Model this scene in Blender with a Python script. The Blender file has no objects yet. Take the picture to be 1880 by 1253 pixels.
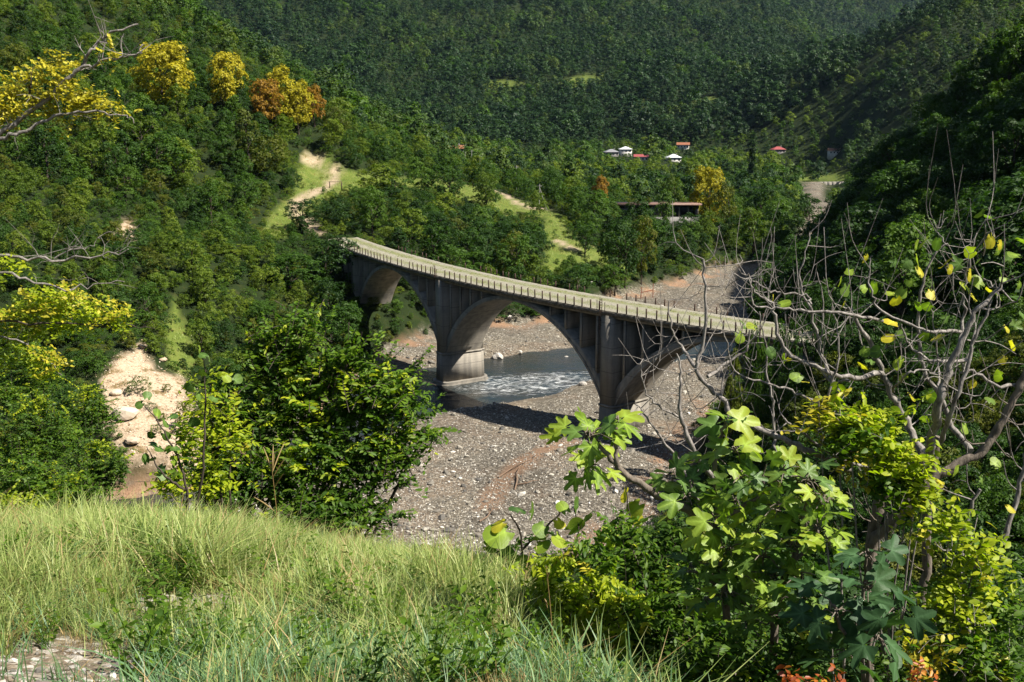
import bpy, math, random
import numpy as np
R = math.radians
random.seed(7); rng = np.random.default_rng(11)

# ---------------------------------------------------------------- camera, sky, sun, exposure
SC = bpy.context.scene
COL = SC.collection
FPX = 1828.0; PITCH = R(12.0); CZ = 38.5
cam_d = bpy.data.cameras.new('camera'); cam = bpy.data.objects.new('camera', cam_d); COL.objects.link(cam)
cam_d.sensor_width = 36.0; cam_d.lens = 36.0 * FPX / 1880.0
cam_d.clip_start = 0.1; cam_d.clip_end = 9000
cam.location = (0, 0, CZ); cam.rotation_euler = (R(90) - PITCH, 0, 0)
SC.camera = cam

SUN = np.array([0.82, -0.30, 1.0]); SUN /= np.linalg.norm(SUN)
SUN_EL = math.asin(SUN[2]); SUN_AZ = math.atan2(SUN[0], SUN[1])      # azimuth from +Y towards +X
world = bpy.data.worlds.new('World'); SC.world = world; world.use_nodes = True
wn = world.node_tree.nodes; wl = world.node_tree.links
bg = wn['Background']; sky = wn.new('ShaderNodeTexSky'); sky.sky_type = 'NISHITA'; sky.sun_disc = False
sky.sun_elevation = SUN_EL; sky.sun_rotation = SUN_AZ; sky.altitude = 300
wl.new(sky.outputs['Color'], bg.inputs['Color']); bg.inputs['Strength'].default_value = 0.05
sun_d = bpy.data.lights.new('sun', 'SUN'); sun = bpy.data.objects.new('sun', sun_d); COL.objects.link(sun)
sun_d.energy = 5.0; sun_d.angle = R(0.55); sun_d.color = (1.0, 0.94, 0.84)
from mathutils import Vector, Matrix, Quaternion
sun.rotation_euler = Vector(-SUN).to_track_quat('-Z', 'Y').to_euler()
sun.location = (200, -80, 260)
SC.view_settings.view_transform = 'Standard'; SC.view_settings.look = 'None'
SC.view_settings.gamma = 1.0; SC.view_settings.exposure = 1.08; SC.view_settings.use_curve_mapping = False
SC.render.engine = 'CYCLES'
cy = SC.cycles
cy.max_bounces = 5; cy.diffuse_bounces = 1; cy.glossy_bounces = 3; cy.transmission_bounces = 4
cy.transparent_max_bounces = 8; cy.volume_bounces = 0; cy.use_adaptive_sampling = True; cy.adaptive_threshold = 0.015
cy.caustics_reflective = False; cy.caustics_refractive = False
cy.use_denoising = True
HAZE_DENSITY = 0.000014

# ---------------------------------------------------------------- helpers
def ray(u, v):
    x = (u - 940.0) / FPX; y = (626.5 - v) / FPX
    return np.array([x, math.cos(PITCH) + y * math.sin(PITCH), -math.sin(PITCH) + y * math.cos(PITCH)])
def at(u, v, Y):                      # the point seen at pixel (u, v) of the 1880-wide photo, Y metres ahead
    d = ray(u, v); return np.array([0, 0, CZ]) + d * (Y / d[1])
def onz(u, v, z):
    d = ray(u, v); return np.array([0, 0, CZ]) + d * ((z - CZ) / d[2])
def proj(p):
    p = np.asarray(p, float); x = p[..., 0]; y = p[..., 1]; z = p[..., 2] - CZ
    cy_ = y * math.sin(PITCH) + z * math.cos(PITCH); cz_ = np.maximum(y * math.cos(PITCH) - z * math.sin(PITCH), 1e-3)
    return 940 + FPX * x / cz_, 626.5 - FPX * cy_ / cz_
def in_poly(px, py, poly):
    px = np.asarray(px, float); py = np.asarray(py, float); c = np.zeros(px.shape, bool); n = len(poly)
    for i in range(n):
        x1, y1 = poly[i]; x2, y2 = poly[(i + 1) % n]
        if y1 == y2: continue
        m = ((y1 > py) != (y2 > py)) & (px < (x2 - x1) * (py - y1) / (y2 - y1) + x1)
        c ^= m
    return c
def poly_dist(px, py, poly, closed=True):
    d = np.full(np.shape(px), 1e9)
    n = len(poly)
    for i in range(n if closed else n - 1):
        x1, y1 = poly[i]; x2, y2 = poly[(i + 1) % n]
        dx, dy = x2 - x1, y2 - y1; L = dx * dx + dy * dy + 1e-12
        t = np.clip(((px - x1) * dx + (py - y1) * dy) / L, 0, 1)
        d = np.minimum(d, np.hypot(px - x1 - t * dx, py - y1 - t * dy))
    return d
def sstep(a, b, x):
    t = np.clip((x - a) / (b - a), 0, 1); return t * t * (3 - 2 * t)
_NT = rng.random((256, 256))
def vnoise(x, y):
    xi = np.floor(x).astype(int); yi = np.floor(y).astype(int); fx = x - xi; fy = y - yi
    fx = fx * fx * (3 - 2 * fx); fy = fy * fy * (3 - 2 * fy)
    a = _NT[xi & 255, yi & 255]; b = _NT[(xi + 1) & 255, yi & 255]; c = _NT[xi & 255, (yi + 1) & 255]; d = _NT[(xi + 1) & 255, (yi + 1) & 255]
    return (a * (1 - fx) + b * fx) * (1 - fy) + (c * (1 - fx) + d * fx) * fy
def fbm(x, y, o=4):
    s = 0; a = 0.5
    for i in range(o):
        s = s + a * (vnoise(x + 17.3 * i, y - 9.1 * i) - 0.5); x = x * 2.03; y = y * 2.03; a *= 0.5
    return s

class Acc:
    """collects vertices and faces (tris and quads), then becomes one mesh"""
    def __init__(s): s.v = []; s.f = {3: [], 4: []}; s.m = {3: [], 4: []}; s.r = {3: [], 4: []}; s.n = 0
    def add(s, v, f, mat=0, rnd=0.5):
        v = np.asarray(v, np.float32).reshape(-1, 3); f = np.asarray(f, np.int64)
        if f.size == 0: return
        k = f.shape[1]; s.v.append(v); s.f[k].append(f + s.n); s.n += len(v)
        s.m[k].append(np.full(len(f), mat, np.int32)); s.r[k].append(np.broadcast_to(np.asarray(rnd, np.float32), (len(f),)).copy())
    def mesh(s, name, mats, smooth=False):
        me = bpy.data.meshes.new(name)
        v = np.concatenate(s.v) if s.v else np.zeros((0, 3), np.float32)
        me.vertices.add(len(v)); me.vertices.foreach_set('co', v.ravel())
        idx = []; starts = []; tot = []; mi = []; rr = []; o = 0
        for k in (3, 4):
            if s.f[k]:
                f = np.concatenate(s.f[k]); idx.append(f.ravel()); starts.append(o + np.arange(len(f)) * k); tot.append(np.full(len(f), k)); o += f.size
                mi.append(np.concatenate(s.m[k])); rr.append(np.concatenate(s.r[k]))
        idx = np.concatenate(idx).astype(np.int32); starts = np.concatenate(starts).astype(np.int32)
        me.loops.add(len(idx)); me.loops.foreach_set('vertex_index', idx)
        me.polygons.add(len(starts)); me.polygons.foreach_set('loop_start', starts)
        me.polygons.foreach_set('material_index', np.concatenate(mi))
        if smooth: me.polygons.foreach_set('use_smooth', np.ones(len(starts), bool))
        a = me.attributes.new('rnd', 'FLOAT', 'FACE'); a.data.foreach_set('value', np.concatenate(rr))
        for m in mats: me.materials.append(m)
        me.update(calc_edges=True); me.validate()
        return me
    def obj(s, name, mats, parent=None, smooth=False):
        return mkobj(name, s.mesh(name, mats if isinstance(mats, (list, tuple)) else [mats], smooth), parent)
def mkobj(name, data, parent=None, link=True):
    o = bpy.data.objects.new(name, data)
    if link: COL.objects.link(o)
    if parent is not None: o.parent = parent
    return o
def tag(o, label=None, cat=None, group=None, kind=None):
    if label: o['label'] = label
    if cat: o['category'] = cat
    if group: o['group'] = group
    if kind: o['kind'] = kind
    return o
def thing(name, label, cat, loc=(0, 0, 0), rz=0.0, group=None):
    o = mkobj(name, None); o.location = loc; o.rotation_euler = (0, 0, rz); o.empty_display_size = 0.3
    return tag(o, label, cat, group)
BOXF = np.array([[0, 3, 2, 1], [4, 5, 6, 7], [0, 1, 5, 4], [1, 2, 6, 5], [2, 3, 7, 6], [3, 0, 4, 7]])
def box(acc, x0, x1, y0, y1, z0, z1, mat=0, rnd=0.5):
    acc.add([(x0, y0, z0), (x1, y0, z0), (x1, y1, z0), (x0, y1, z0), (x0, y0, z1), (x1, y0, z1), (x1, y1, z1), (x0, y1, z1)], BOXF, mat, rnd)
def tube(acc, pts, rad, sides=6, mat=0, rnd=0.5, cap=True):
    pts = np.asarray(pts, float); n = len(pts); rad = np.broadcast_to(np.asarray(rad, float), (n,))
    t = np.gradient(pts, axis=0); t /= np.linalg.norm(t, axis=1)[:, None] + 1e-9
    ref = np.array([0, 0, 1.0]) if abs(t[0][2]) < 0.9 else np.array([1.0, 0, 0])
    u = np.cross(t[0], ref); u /= np.linalg.norm(u); us = []
    for i in range(n):
        u = u - t[i] * np.dot(u, t[i]); u /= np.linalg.norm(u) + 1e-9; us.append(u)
    us = np.array(us); ws = np.cross(t, us)
    a = np.arange(sides) * 2 * math.pi / sides
    ring = us[:, None, :] * np.cos(a)[None, :, None] + ws[:, None, :] * np.sin(a)[None, :, None]
    v = (pts[:, None, :] + ring * rad[:, None, None]).reshape(-1, 3)
    i, j = np.meshgrid(np.arange(n - 1), np.arange(sides), indexing='ij'); j2 = (j + 1) % sides
    f = np.stack([i * sides + j, i * sides + j2, (i + 1) * sides + j2, (i + 1) * sides + j], -1).reshape(-1, 4)
    acc.add(v, f, mat, rnd)
    if cap:
        for k, ctr in ((0, pts[0]), (n - 1, pts[-1])):
            vv = np.vstack([v[k * sides:(k + 1) * sides], ctr[None]])
            ff = [(q, (q + 1) % sides, sides) if k else ((q + 1) % sides, q, sides) for q in range(sides)]
            acc.add(vv, ff, mat, rnd)
def smooth_path(pts, n=4, wob=0.0, seed=0):
    pts = np.asarray(pts, float); P = np.vstack([2 * pts[0] - pts[1], pts, 2 * pts[-1] - pts[-2]]); out = []
    for i in range(1, len(P) - 2):
        for k in range(n):
            t = k / n; p0, p1, p2, p3 = P[i - 1], P[i], P[i + 1], P[i + 2]
            out.append(0.5 * (2 * p1 + (p2 - p0) * t + (2 * p0 - 5 * p1 + 4 * p2 - p3) * t * t + (3 * p1 - p0 - 3 * p2 + p3) * t ** 3))
    out.append(pts[-1]); out = np.array(out)
    if wob:
        rg = np.random.default_rng(seed); w = rg.normal(0, wob, out.shape); w[0] = 0; out = out + w
    return out

# ---------------------------------------------------------------- materials
class NT:
    def __init__(s, name):
        s.m = bpy.data.materials.new(name); s.m.use_nodes = True; s.t = s.m.node_tree; s.n = s.t.nodes; s.l = s.t.links
        s.n.clear(); s.out = s.n.new('ShaderNodeOutputMaterial')
    def new(s, typ, **kw):
        n = s.n.new('ShaderNode' + typ)
        for k, v in kw.items():
            if k.startswith('i_'): 
                key = k[2:].replace('_', ' '); n.inputs[key].default_value = v
            else: setattr(n, k, v)
        return n
    def link(s, a, b): s.l.new(a, b)
    def noise(s, vec, scale, detail=4, rough=0.55, dist=0.0):
        n = s.new('TexNoise'); n.inputs['Scale'].default_value = scale; n.inputs['Detail'].default_value = detail
        n.inputs['Roughness'].default_value = rough; n.inputs['Distortion'].default_value = dist
        if vec is not None: s.link(vec, n.inputs['Vector'])
        return n.outputs['Fac']
    def ramp(s, fac, stops):
        n = s.new('ValToRGB'); e = n.color_ramp.elements
        while len(e) < len(stops): e.new(0.5)
        for x, (p, c) in zip(e, stops): x.position = p; x.color = (*c, 1) if len(c) == 3 else c
        s.link(fac, n.inputs['Fac']); return n.outputs['Color']
    def mix(s, fac, a, b, mode='MIX'):
        n = s.new('MixRGB', blend_type=mode)
        for q, v in ((0, fac), (1, a), (2, b)):
            if isinstance(v, (int, float)): n.inputs[q].default_value = v
            elif isinstance(v, tuple): n.inputs[q].default_value = (*v, 1)
            else: s.link(v, n.inputs[q])
        return n.outputs['Color']
    def math(s, op, a, b=0.0, clamp=False):
        n = s.new('Math', operation=op, use_clamp=clamp)
        for q, v in ((0, a), (1, b)):
            if isinstance(v, (int, float)): n.inputs[q].default_value = v
            else: s.link(v, n.inputs[q])
        return n.outputs[0]
    def attr(s, name): 
        n = s.new('Attribute'); n.attribute_name = name; return n.outputs['Fac']
    def pos(s): return s.new('NewGeometry').outputs['Position']
    def objco(s): return s.new('TexCoord').outputs['Object']
    def scalev(s, v, x, y, z):
        n = s.new('VectorMath', operation='MULTIPLY'); s.link(v, n.inputs[0]); n.inputs[1].default_value = (x, y, z); return n.outputs[0]
    def bsdf(s, col, rough=0.8, spec=0.3, bump=None, bstr=0.4, bdist=0.05, **kw):
        p = s.new('BsdfPrincipled')
        if isinstance(col, tuple): p.inputs['Base Color'].default_value = (*col, 1)
        else: s.link(col, p.inputs['Base Color'])
        if isinstance(rough, (int, float)): p.inputs['Roughness'].default_value = rough
        else: s.link(rough, p.inputs['Roughness'])
        p.inputs['Specular IOR Level'].default_value = spec
        if bump is not None:
            b = s.new('Bump'); b.inputs['Strength'].default_value = bstr; b.inputs['Distance'].default_value = bdist
            s.link(bump, b.inputs['Height']); s.link(b.outputs['Normal'], p.inputs['Normal'])
        for k, v in kw.items(): p.inputs[k.replace('_', ' ')].default_value = v
        return p
    def done(s, shader): s.link(shader.outputs[0], s.out.inputs['Surface']); return s.m

def leaf_mat(name, cols, trans=0.35, rough=0.55, spec=0.2, objvar=0.35, tcol=None, hue=0.0):
    """cols: dark -> light stops; varies per leaf (rnd attribute) and per plant (object random)"""
    t = NT(name); oi = t.new('ObjectInfo'); r = t.attr('rnd')
    cols = [(a * 1.42, b * 1.38, c * 0.90) for a, b, c in cols]
    f = t.math('ADD', t.math('MULTIPLY', r, 1 - objvar), t.math('MULTIPLY', oi.outputs['Random'], objvar))
    n = len(cols); col = t.ramp(f, [(i / (n - 1) * 0.9 + 0.05, c) for i, c in enumerate(cols)])
    p = t.bsdf(col, rough, spec)
    tr = t.new('BsdfTranslucent'); g = t.mix(1.0, col, tcol or (1.25, 1.5, 0.55), 'MULTIPLY'); t.link(g, tr.inputs['Color'])
    ms = t.new('MixShader'); ms.inputs[0].default_value = trans; t.link(p.outputs[0], ms.inputs[1]); t.link(tr.outputs[0], ms.inputs[2])
    return t.done(ms)
def bark_mat(name, c1, c2, scale=18.0):
    t = NT(name); o = t.objco(); n = t.noise(t.scalev(o, 1, 1, 0.35), scale, 5, 0.65)
    return t.done(t.bsdf(t.ramp(n, [(0.3, c1), (0.7, c2)]), 0.85, 0.2, n, 0.6, 0.02))

M = {}
M['bark_dark'] = bark_mat('dark_bark', (0.025, 0.019, 0.014), (0.085, 0.068, 0.052))
M['bark_grey'] = bark_mat('grey_bark', (0.07, 0.060, 0.052), (0.33, 0.30, 0.27), 30)
M['bark_fig'] = bark_mat('fig_bark', (0.06, 0.048, 0.036), (0.21, 0.175, 0.14), 26)
M['leaf_dark'] = leaf_mat('leaf_dark', [(0.012, 0.030, 0.010), (0.022, 0.052, 0.013), (0.038, 0.080, 0.018)], objvar=0.55)
M['leaf_mid'] = leaf_mat('leaf_mid', [(0.018, 0.044, 0.010), (0.036, 0.078, 0.014), (0.065, 0.115, 0.020)], objvar=0.55)
M['leaf_light'] = leaf_mat('leaf_light', [(0.040, 0.070, 0.012), (0.072, 0.112, 0.016), (0.115, 0.150, 0.022)], objvar=0.5)
M['leaf_olive'] = leaf_mat('leaf_olive', [(0.035, 0.052, 0.012), (0.062, 0.080, 0.015), (0.10, 0.108, 0.018)], objvar=0.5)
M['leaf_yellow'] = leaf_mat('leaf_yellow', [(0.06, 0.075, 0.010), (0.20, 0.19, 0.016), (0.30, 0.27, 0.022), (0.34, 0.31, 0.03)], objvar=0.2, tcol=(1.1, 1.1, 0.6))
M['leaf_orange'] = leaf_mat('leaf_orange', [(0.09, 0.060, 0.012), (0.20, 0.115, 0.018), (0.25, 0.17, 0.02)], objvar=0.2, tcol=(1.1, 1.0, 0.6))
M['leaf_far'] = leaf_mat('leaf_far', [(0.011, 0.028, 0.010), (0.020, 0.046, 0.013), (0.036, 0.066, 0.016), (0.056, 0.082, 0.017)], objvar=0.75, trans=0.2)
M['leaf_fardark'] = leaf_mat('leaf_fardark', [(0.008, 0.022, 0.010), (0.014, 0.036, 0.014), (0.026, 0.056, 0.018)], objvar=0.7, trans=0.2)

# ---------------------------------------------------------------- terrain
ctrl = []
def cp(*pts): ctrl.extend([np.array(p, float) for p in pts])
def cpix(*pts):
    for u, v, Y, dz in pts:
        p = at(u, v, Y); p[2] -= dz; ctrl.append(p)
# foreground shoulder of the road
cp((0, 0.4, 36.95), (-1.5, 0.8, 37.0), (1.5, 0.8, 36.8), (-4, 1.5, 37.1), (4, 1.2, 36.0), (-2.2, 3.6, 36.30), (-0.6, 3.5, 36.32), (0.6, 3.6, 36.0),
   (-3.0, 6, 35.6), (-0.8, 6, 35.45), (0.35, 6, 35.1), (-6.5, 8.5, 34.75), (-3.6, 9, 34.45), (-1.4, 8.5, 34.45), (-0.2, 8.5, 34.0),
   (-5.8, 11, 33.5), (-3.4, 11, 33.45), (-1.2, 10.6, 33.25), (-9, 12, 33.6), (-14, 14, 34.5))
cp((2.2, 4, 34.4), (1.6, 6.5, 33.4), (4, 6.5, 32.8), (1.2, 10, 32.0), (5, 10, 30.5), (-1, 14.5, 29.8), (-5, 15, 29.6), (-10, 17, 29.6), (10, 11, 30.5),
   (9, 5, 33), (-10, 25, 24.5), (0, 24, 23.5), (9, 24, 22.5), (22, 25, 24), (-26, 30, 28), (-20, 42, 15.5), (0, 45, 12.5), (20, 45, 14), (-40, 50, 22),
   (0, 70, 3.0), (-20, 75, 2.0), (19, 72, 6), (34, 72, 16), (-45, 80, 6), (-62, 84, 10), (23, 98, 2), (27, 102, 4.5), (31, 103, 10), (34.5, 103, 15.0), (39, 100, 16.8), (36, 110, 14.9), (41, 107, 16.5), (45, 92, 19))
cp((-60, 98, -2), (-38, 97, -2), (-15, 97, -2), (5, 96, -2), (12, 104, -1.5), (0, 125, -2), (-25, 120, -2), (15, 140, -2), (-10, 160, -2.5), (10, 185, -2.5),
   (30, 175, -2), (40, 210, -2), (60, 255, -0.8), (84, 290, -0.4), (112, 350, 0.4), (150, 480, 1.8), (200, 690, 4))
# left bank and the hillside above it
cpix((360, 820, 114, 0), (270, 740, 123, 0), (230, 670, 131, 0), (320, 600, 150, 0.3), (330, 520, 165, 0), (230, 420, 190, 0), (120, 480, 160, 1), (500, 420, 222, 0.5),
     (545, 380, 245, 0), (600, 345, 268, 0), (640, 325, 285, 0), (570, 290, 292, 0), (0, 250, 232, 3), (0, 450, 155, 2), (100, 350, 190, 2), (250, 300, 225, 4),
     (400, 330, 235, 4), (420, 250, 262, 4), (300, 205, 270, 1), (450, 205, 285, 1), (580, 215, 300, 3), (640, 250, 330, 4), (720, 275, 390, 4), (0, 20, 330, 5),
     (200, 60, 390, 6), (285, 10, 450, 8), (420, 125, 430, 8), (150, 160, 310, 4), (-300, 100, 250, 5), (-300, 400, 160, 3), (-300, -100, 330, 5), (0, -120, 420, 5), (250, -60, 520, 10))
cp((-41, 217, 15), (-46, 222, 15.2), (-36, 205, 10.5), (-46, 190, 11.5), (-40, 165, 4), (-44, 140, 3.5), (-27, 182, -1.5), (-32, 200, 7), (-24, 205, 6), (-30, 222, 13), (-36, 235, 16.5))
# terrace and village floor
cp((-10, 216, 2), (8, 226, 2), (24, 250, 2), (38, 264, 2), (62, 300, 3))
cpix((840, 345, 335, 0), (920, 355, 352, 0), (1050, 455, 262, 0), (1000, 500, 235, 1), (1200, 395, 322, 0), (900, 420, 270, 3), (760, 330, 310, 2), (1350, 420, 330, 4), (1100, 430, 290, 1),
     (1100, 310, 700, 6), (1236, 297, 800, 0), (1148, 287, 880, 0), (1254, 272, 950, 0), (836, 283, 500, 0), (1428, 284, 900, 0), (1532, 297, 850, 0), (1490, 322, 770, 0), (1500, 346, 690, 0),
     (900, 310, 480, 5), (1050, 340, 480, 5), (1250, 340, 500, 5), (1400, 350, 560, 5))
# the main mountain
cpix((940, 240, 1000, 8), (940, 150, 1300, 10), (940, 60, 1600, 10), (940, 0, 1850, 10), (640, 180, 1050, 10), (640, 90, 1350, 10), (600, 0, 1700, 10), (420, 100, 1150, 10), (320, 20, 1400, 10),
     (1250, 220, 1000, 8), (1250, 120, 1350, 10), (1250, 20, 1800, 10), (1450, 150, 1350, 10), (1400, 50, 1900, 10), (1500, 60, 2300, 10), (1600, 20, 3000, 10), (1450, 20, 2300, 10), (760, 240, 900, 8))
cp((-300, 2600, 480), (0, 2700, 520), (300, 2700, 480), (-900, 2000, 450), (-600, 1200, 190), (900, 3300, 600), (700, 2600, 300), (-1200, 1200, 300), (0, 3800, 650), (1500, 3800, 700), (-1500, 3800, 700))
# the spur on the upper right
cpix((1880, 0, 900, 10), (1720, 15, 950, 10), (1600, 66, 1000, 10), (1460, 110, 1060, 10), (1600, 190, 830, 10), (1500, 230, 900, 10), (1700, 120, 800, 10), (1380, 230, 960, 8))
cp((560, 820, 200), (700, 1000, 260), (600, 1400, 110), (420, 1400, 105), (300, 560, 40), (420, 640, 120), (300, 450, 60))
# the steep wooded bank on the right, its unseen ridge raised to shade it
cp((41, 124, 8), (44, 150, 1), (50, 185, 0), (58, 205, 3), (64, 228, 2), (80, 262, 2), (73, 215, 9), (84, 228, 21), (104, 238, 42), (129, 248, 54), (170, 220, 120), (200, 190, 175), (230, 280, 175),
   (165, 140, 130), (115, 110, 62), (85, 80, 42), (52, 62, 24), (60, 115, 20), (62, 150, 15), (75, 180, 22), (96, 200, 42), (120, 330, 6), (160, 400, 12), (145, 300, 40), (120, 60, 62), (60, 20, 40), (30, 8, 33), (250, 60, 130))
ctrl = np.array(ctrl)
def pol(x, y): return np.arctan2(x, y) * 1.6, np.log(np.hypot(x, y) + 0.3)
CT, CR = pol(ctrl[:, 0], ctrl[:, 1]); NC = len(ctrl)
ctrl_h = ctrl[:, 2]
def _phi(d2): return 0.5 * d2 * np.log(d2 + 1e-12)
_W = np.zeros((NC + 3, NC + 3)); _d2 = (CT[:, None] - CT[None]) ** 2 + (CR[:, None] - CR[None]) ** 2
_W[:NC, :NC] = _phi(_d2) + np.eye(NC) * 2e-4; _W[:NC, NC] = 1; _W[:NC, NC + 1] = CT; _W[:NC, NC + 2] = CR
_W[NC:, :NC] = _W[:NC, NC:].T
_sol = np.linalg.solve(_W, np.concatenate([ctrl_h, np.zeros(3)]))
BED = [(-75, 95), (-60, 93), (-38, 93), (-15, 91), (5, 88), (15, 96), (19, 106), (22, 118), (30, 135), (38, 160), (44, 190), (52, 213), (66, 245), (84, 277), (104, 318), (125, 380), (150, 460), (180, 580), (218, 700),
       (207, 708), (171, 590), (139, 472), (111, 385), (84, 304), (60, 287), (45, 264), (36, 255), (25, 242), (8, 215), (-8, 207), (-24, 186), (-28, 165), (-30, 145), (-33, 125), (-40, 113), (-52, 108), (-75, 108)]
WATER = [(54, 212), (40, 203), (25, 195), (10, 190), (-1, 183), (-7, 177), (-14, 172), (-22, 170), (-28, 160), (-31, 140), (-36, 120), (-48, 110), (-75, 106), (-75, 97), (-42, 101), (-28, 113), (-20, 128), (-13, 142), (-8, 146),
         (-2, 149), (6, 154), (13, 162), (22, 170), (31, 178), (42, 184), (52, 196)]
WZ = -3.15
def height(x, y, detail=True):
    x = np.asarray(x, float); y = np.asarray(y, float); shp = x.shape; x = x.ravel(); y = y.ravel()
    z = np.empty(len(x)); t, r = pol(x, y)
    for s in range(0, len(x), 20000):
        e = slice(s, s + 20000); d2 = (t[e, None] - CT[None]) ** 2 + (r[e, None] - CR[None]) ** 2
        z[e] = _phi(d2) @ _sol[:NC] + _sol[NC] + _sol[NC + 1] * t[e] + _sol[NC + 2] * r[e]
    d = np.hypot(x, y)
    k = sstep(2.6, 4.6, d); z = z * k + (36.95 - 0.19 * np.abs(y) - 0.42 * np.maximum(x - 0.2, 0)) * (1 - k)
    if detail:
        amp = np.clip(d * 0.012, 0.06, 2.2) * sstep(30, 80, d) + 0.12 * sstep(3, 8, d) * (1 - sstep(30, 80, d))
        z = z + amp * 1.5 * fbm(x / 14.0, y / 14.0) + np.clip(d - 900, 0, 700) * (0.085 * fbm(x / 260.0 + 3, y / 260.0, 3) + 0.03 * fbm(x / 90.0, y / 90.0, 2))
    near = (np.abs(y - 250) < 480) & (y > 80)
    if near.any():
        xn, yn = x[near], y[near]
        sd = poly_dist(xn, yn, BED) * np.where(in_poly(xn, yn, BED), 1, -1)
        bed = -2.45 + np.clip(yn - 185, 0, 1e9) * 0.0105 + 1.7 * np.exp(-((xn - 14) ** 2 + (yn - 118) ** 2) / 230.0) + 0.5 * fbm(xn / 9.0, yn / 9.0) + 0.9 * fbm(xn / 30.0 + 5, yn / 30.0)
        ws = poly_dist(xn, yn, WATER) * np.where(in_poly(xn, yn, WATER), 1, -1) + 5.0 * fbm(xn / 7.0, yn / 7.0)
        z[near] = z[near] + (1.4 * fbm(xn / 3.2, yn / 3.2, 3)) * np.exp(-(((xn + 46) / 9.0) ** 2 + ((yn - 121) / 12.0) ** 2))
        bed = np.where(yn < 215, bed * (1 - sstep(-3, 2.5, ws)) + (WZ - 0.55) * sstep(-3, 2.5, ws), bed)
        w = sstep(-3.5, 3.0, sd + 4 * fbm(xn / 8.0, yn / 8.0))
        z[near] = z[near] * (1 - w) + bed * w
    return z.reshape(shp)
def bed_mask(x, y):
    sd = poly_dist(x, y, BED) * np.where(in_poly(x, y, BED), 1, -1)
    return sd
def h1(x, y): return float(height(np.array([x]), np.array([y]))[0])
def march(u, v, Y0=3.0, Y1=3500.0):      # the terrain point seen at a pixel
    d = ray(u, v); Y = np.exp(np.linspace(math.log(Y0), math.log(Y1), 900)); t = Y / d[1]
    p = np.array([0, 0, CZ])[None] + d[None] * t[:, None]; hh = height(p[:, 0], p[:, 1]); k = np.nonzero(p[:, 2] < hh)[0]
    return p[k[0]] * np.array([1, 1, 0]) + np.array([0, 0, hh[k[0]]]) if len(k) else None

NTH, NRR = 400, 640
TH = np.linspace(R(-78), R(78), NTH); RR = np.exp(np.linspace(math.log(0.35), math.log(3900), NRR))
GX = np.sin(TH)[:, None] * RR[None]; GY = np.cos(TH)[:, None] * RR[None]
GZ = height(GX, GY)
# pixel-space outlines of openings, only used to know which patch of ground is meadow, track, scree ...
GU, GV = proj(np.stack([GX, GY, GZ], -1))
MEADOWS = [[(480, 430), (495, 395), (535, 360), (555, 290), (600, 290), (635, 315), (700, 322), (770, 332), (800, 330), (905, 350), (930, 362), (985, 380), (1005, 388), (1000, 398), (950, 402), (890, 378), (800, 352), (690, 342), (640, 352), (590, 372), (555, 405), (520, 440)],
           [(995, 500), (1005, 435), (1035, 415), (1055, 440), (1110, 462), (1170, 498), (1150, 512), (1060, 478), (1020, 500)],
           [(1010, 388), (1040, 400), (1030, 425), (1000, 450), (990, 425)],
           [(1420, 333), (1440, 316), (1555, 320), (1555, 334)], [(1025, 160), (1045, 142), (1130, 136), (1100, 152), (1060, 166)], [(880, 160), (905, 148), (970, 152), (940, 166)],
           [(312, 672), (302, 610), (322, 556), (338, 600), (360, 650), (348, 694), (330, 690)], [(0, 260), (0, 232), (70, 230), (50, 255)],
           [(1270, 190), (1290, 180), (1325, 184), (1300, 194)], [(1165, 198), (1178, 184), (1188, 190)]]
SCREE = [(185, 700), (215, 655), (260, 635), (290, 680), (330, 690), (350, 740), (420, 830), (390, 900), (300, 860), (240, 850), (200, 790)]
SCREES = [SCREE, [(215, 425), (235, 395), (255, 430), (240, 445)], [(640, 330), (610, 320), (560, 300), (560, 285), (600, 300)]]
PATHS = [[(588, 432), (575, 424), (560, 405), (537, 390), (548, 370), (575, 358), (600, 345), (612, 335)],
         [(905, 350), (925, 358), (940, 368), (960, 378), (1000, 385)], [(1018, 440), (1045, 455), (1070, 470), (1095, 476)], [(850, 300), (845, 285), (855, 272)]]
sdb = np.where((GY > 85) & (GY < 720) & (np.abs(GX) < 260), bed_mask(GX, GY), -99)
m_grav = sstep(-1.5, 0.8, sdb + 4 * fbm(GX / 8.0, GY / 8.0))
m_mead = np.zeros_like(GX); m_scr = np.zeros_like(GX); m_path = np.zeros_like(GX); vis = (GY > 60)
for p in MEADOWS: m_mead = np.maximum(m_mead, sstep(-6, 4, poly_dist(GU, GV, p) * np.where(in_poly(GU, GV, p), 1, -1) + 10 * fbm(GX / 12, GY / 12)) * vis)
for p in SCREES: m_scr = np.maximum(m_scr, sstep(-5, 4, poly_dist(GU, GV, p) * np.where(in_poly(GU, GV, p), 1, -1) + 22 * fbm(GX / 5, GY / 5)) * vis * (GY < 330))
for p in PATHS:
    w = [march(*q) for q in p]; w = [(a[0], a[1]) for a in w if a is not None]
    m_path = np.maximum(m_path, 1 - sstep(0.8, 1.9, poly_dist(GX, GY, w, False) + 1.5 * fbm(GX / 5, GY / 5)))
road = (1 - sstep(0.2, 0.75, np.hypot(GX + 2.45, (GY - 3.8) * 1.1) - 0.85 + 0.5 * fbm(GX * 2, GY * 2))) + (1 - sstep(0.1, 0.5, np.hypot((GX + 2.15) * 0.6, GY - 6.0) - 0.12 + 0.4 * fbm(GX * 2, GY * 2)))
mtr = [march(*q)[:2] for q in ((890, 930), (930, 882), (965, 850), (1005, 822), (1050, 812))]
m_mud = np.clip(0.18 + sstep(9, 1, sdb) * ((GX < 30) | ((GY > 215) & (GX < 66))), 0, 1)
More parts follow.
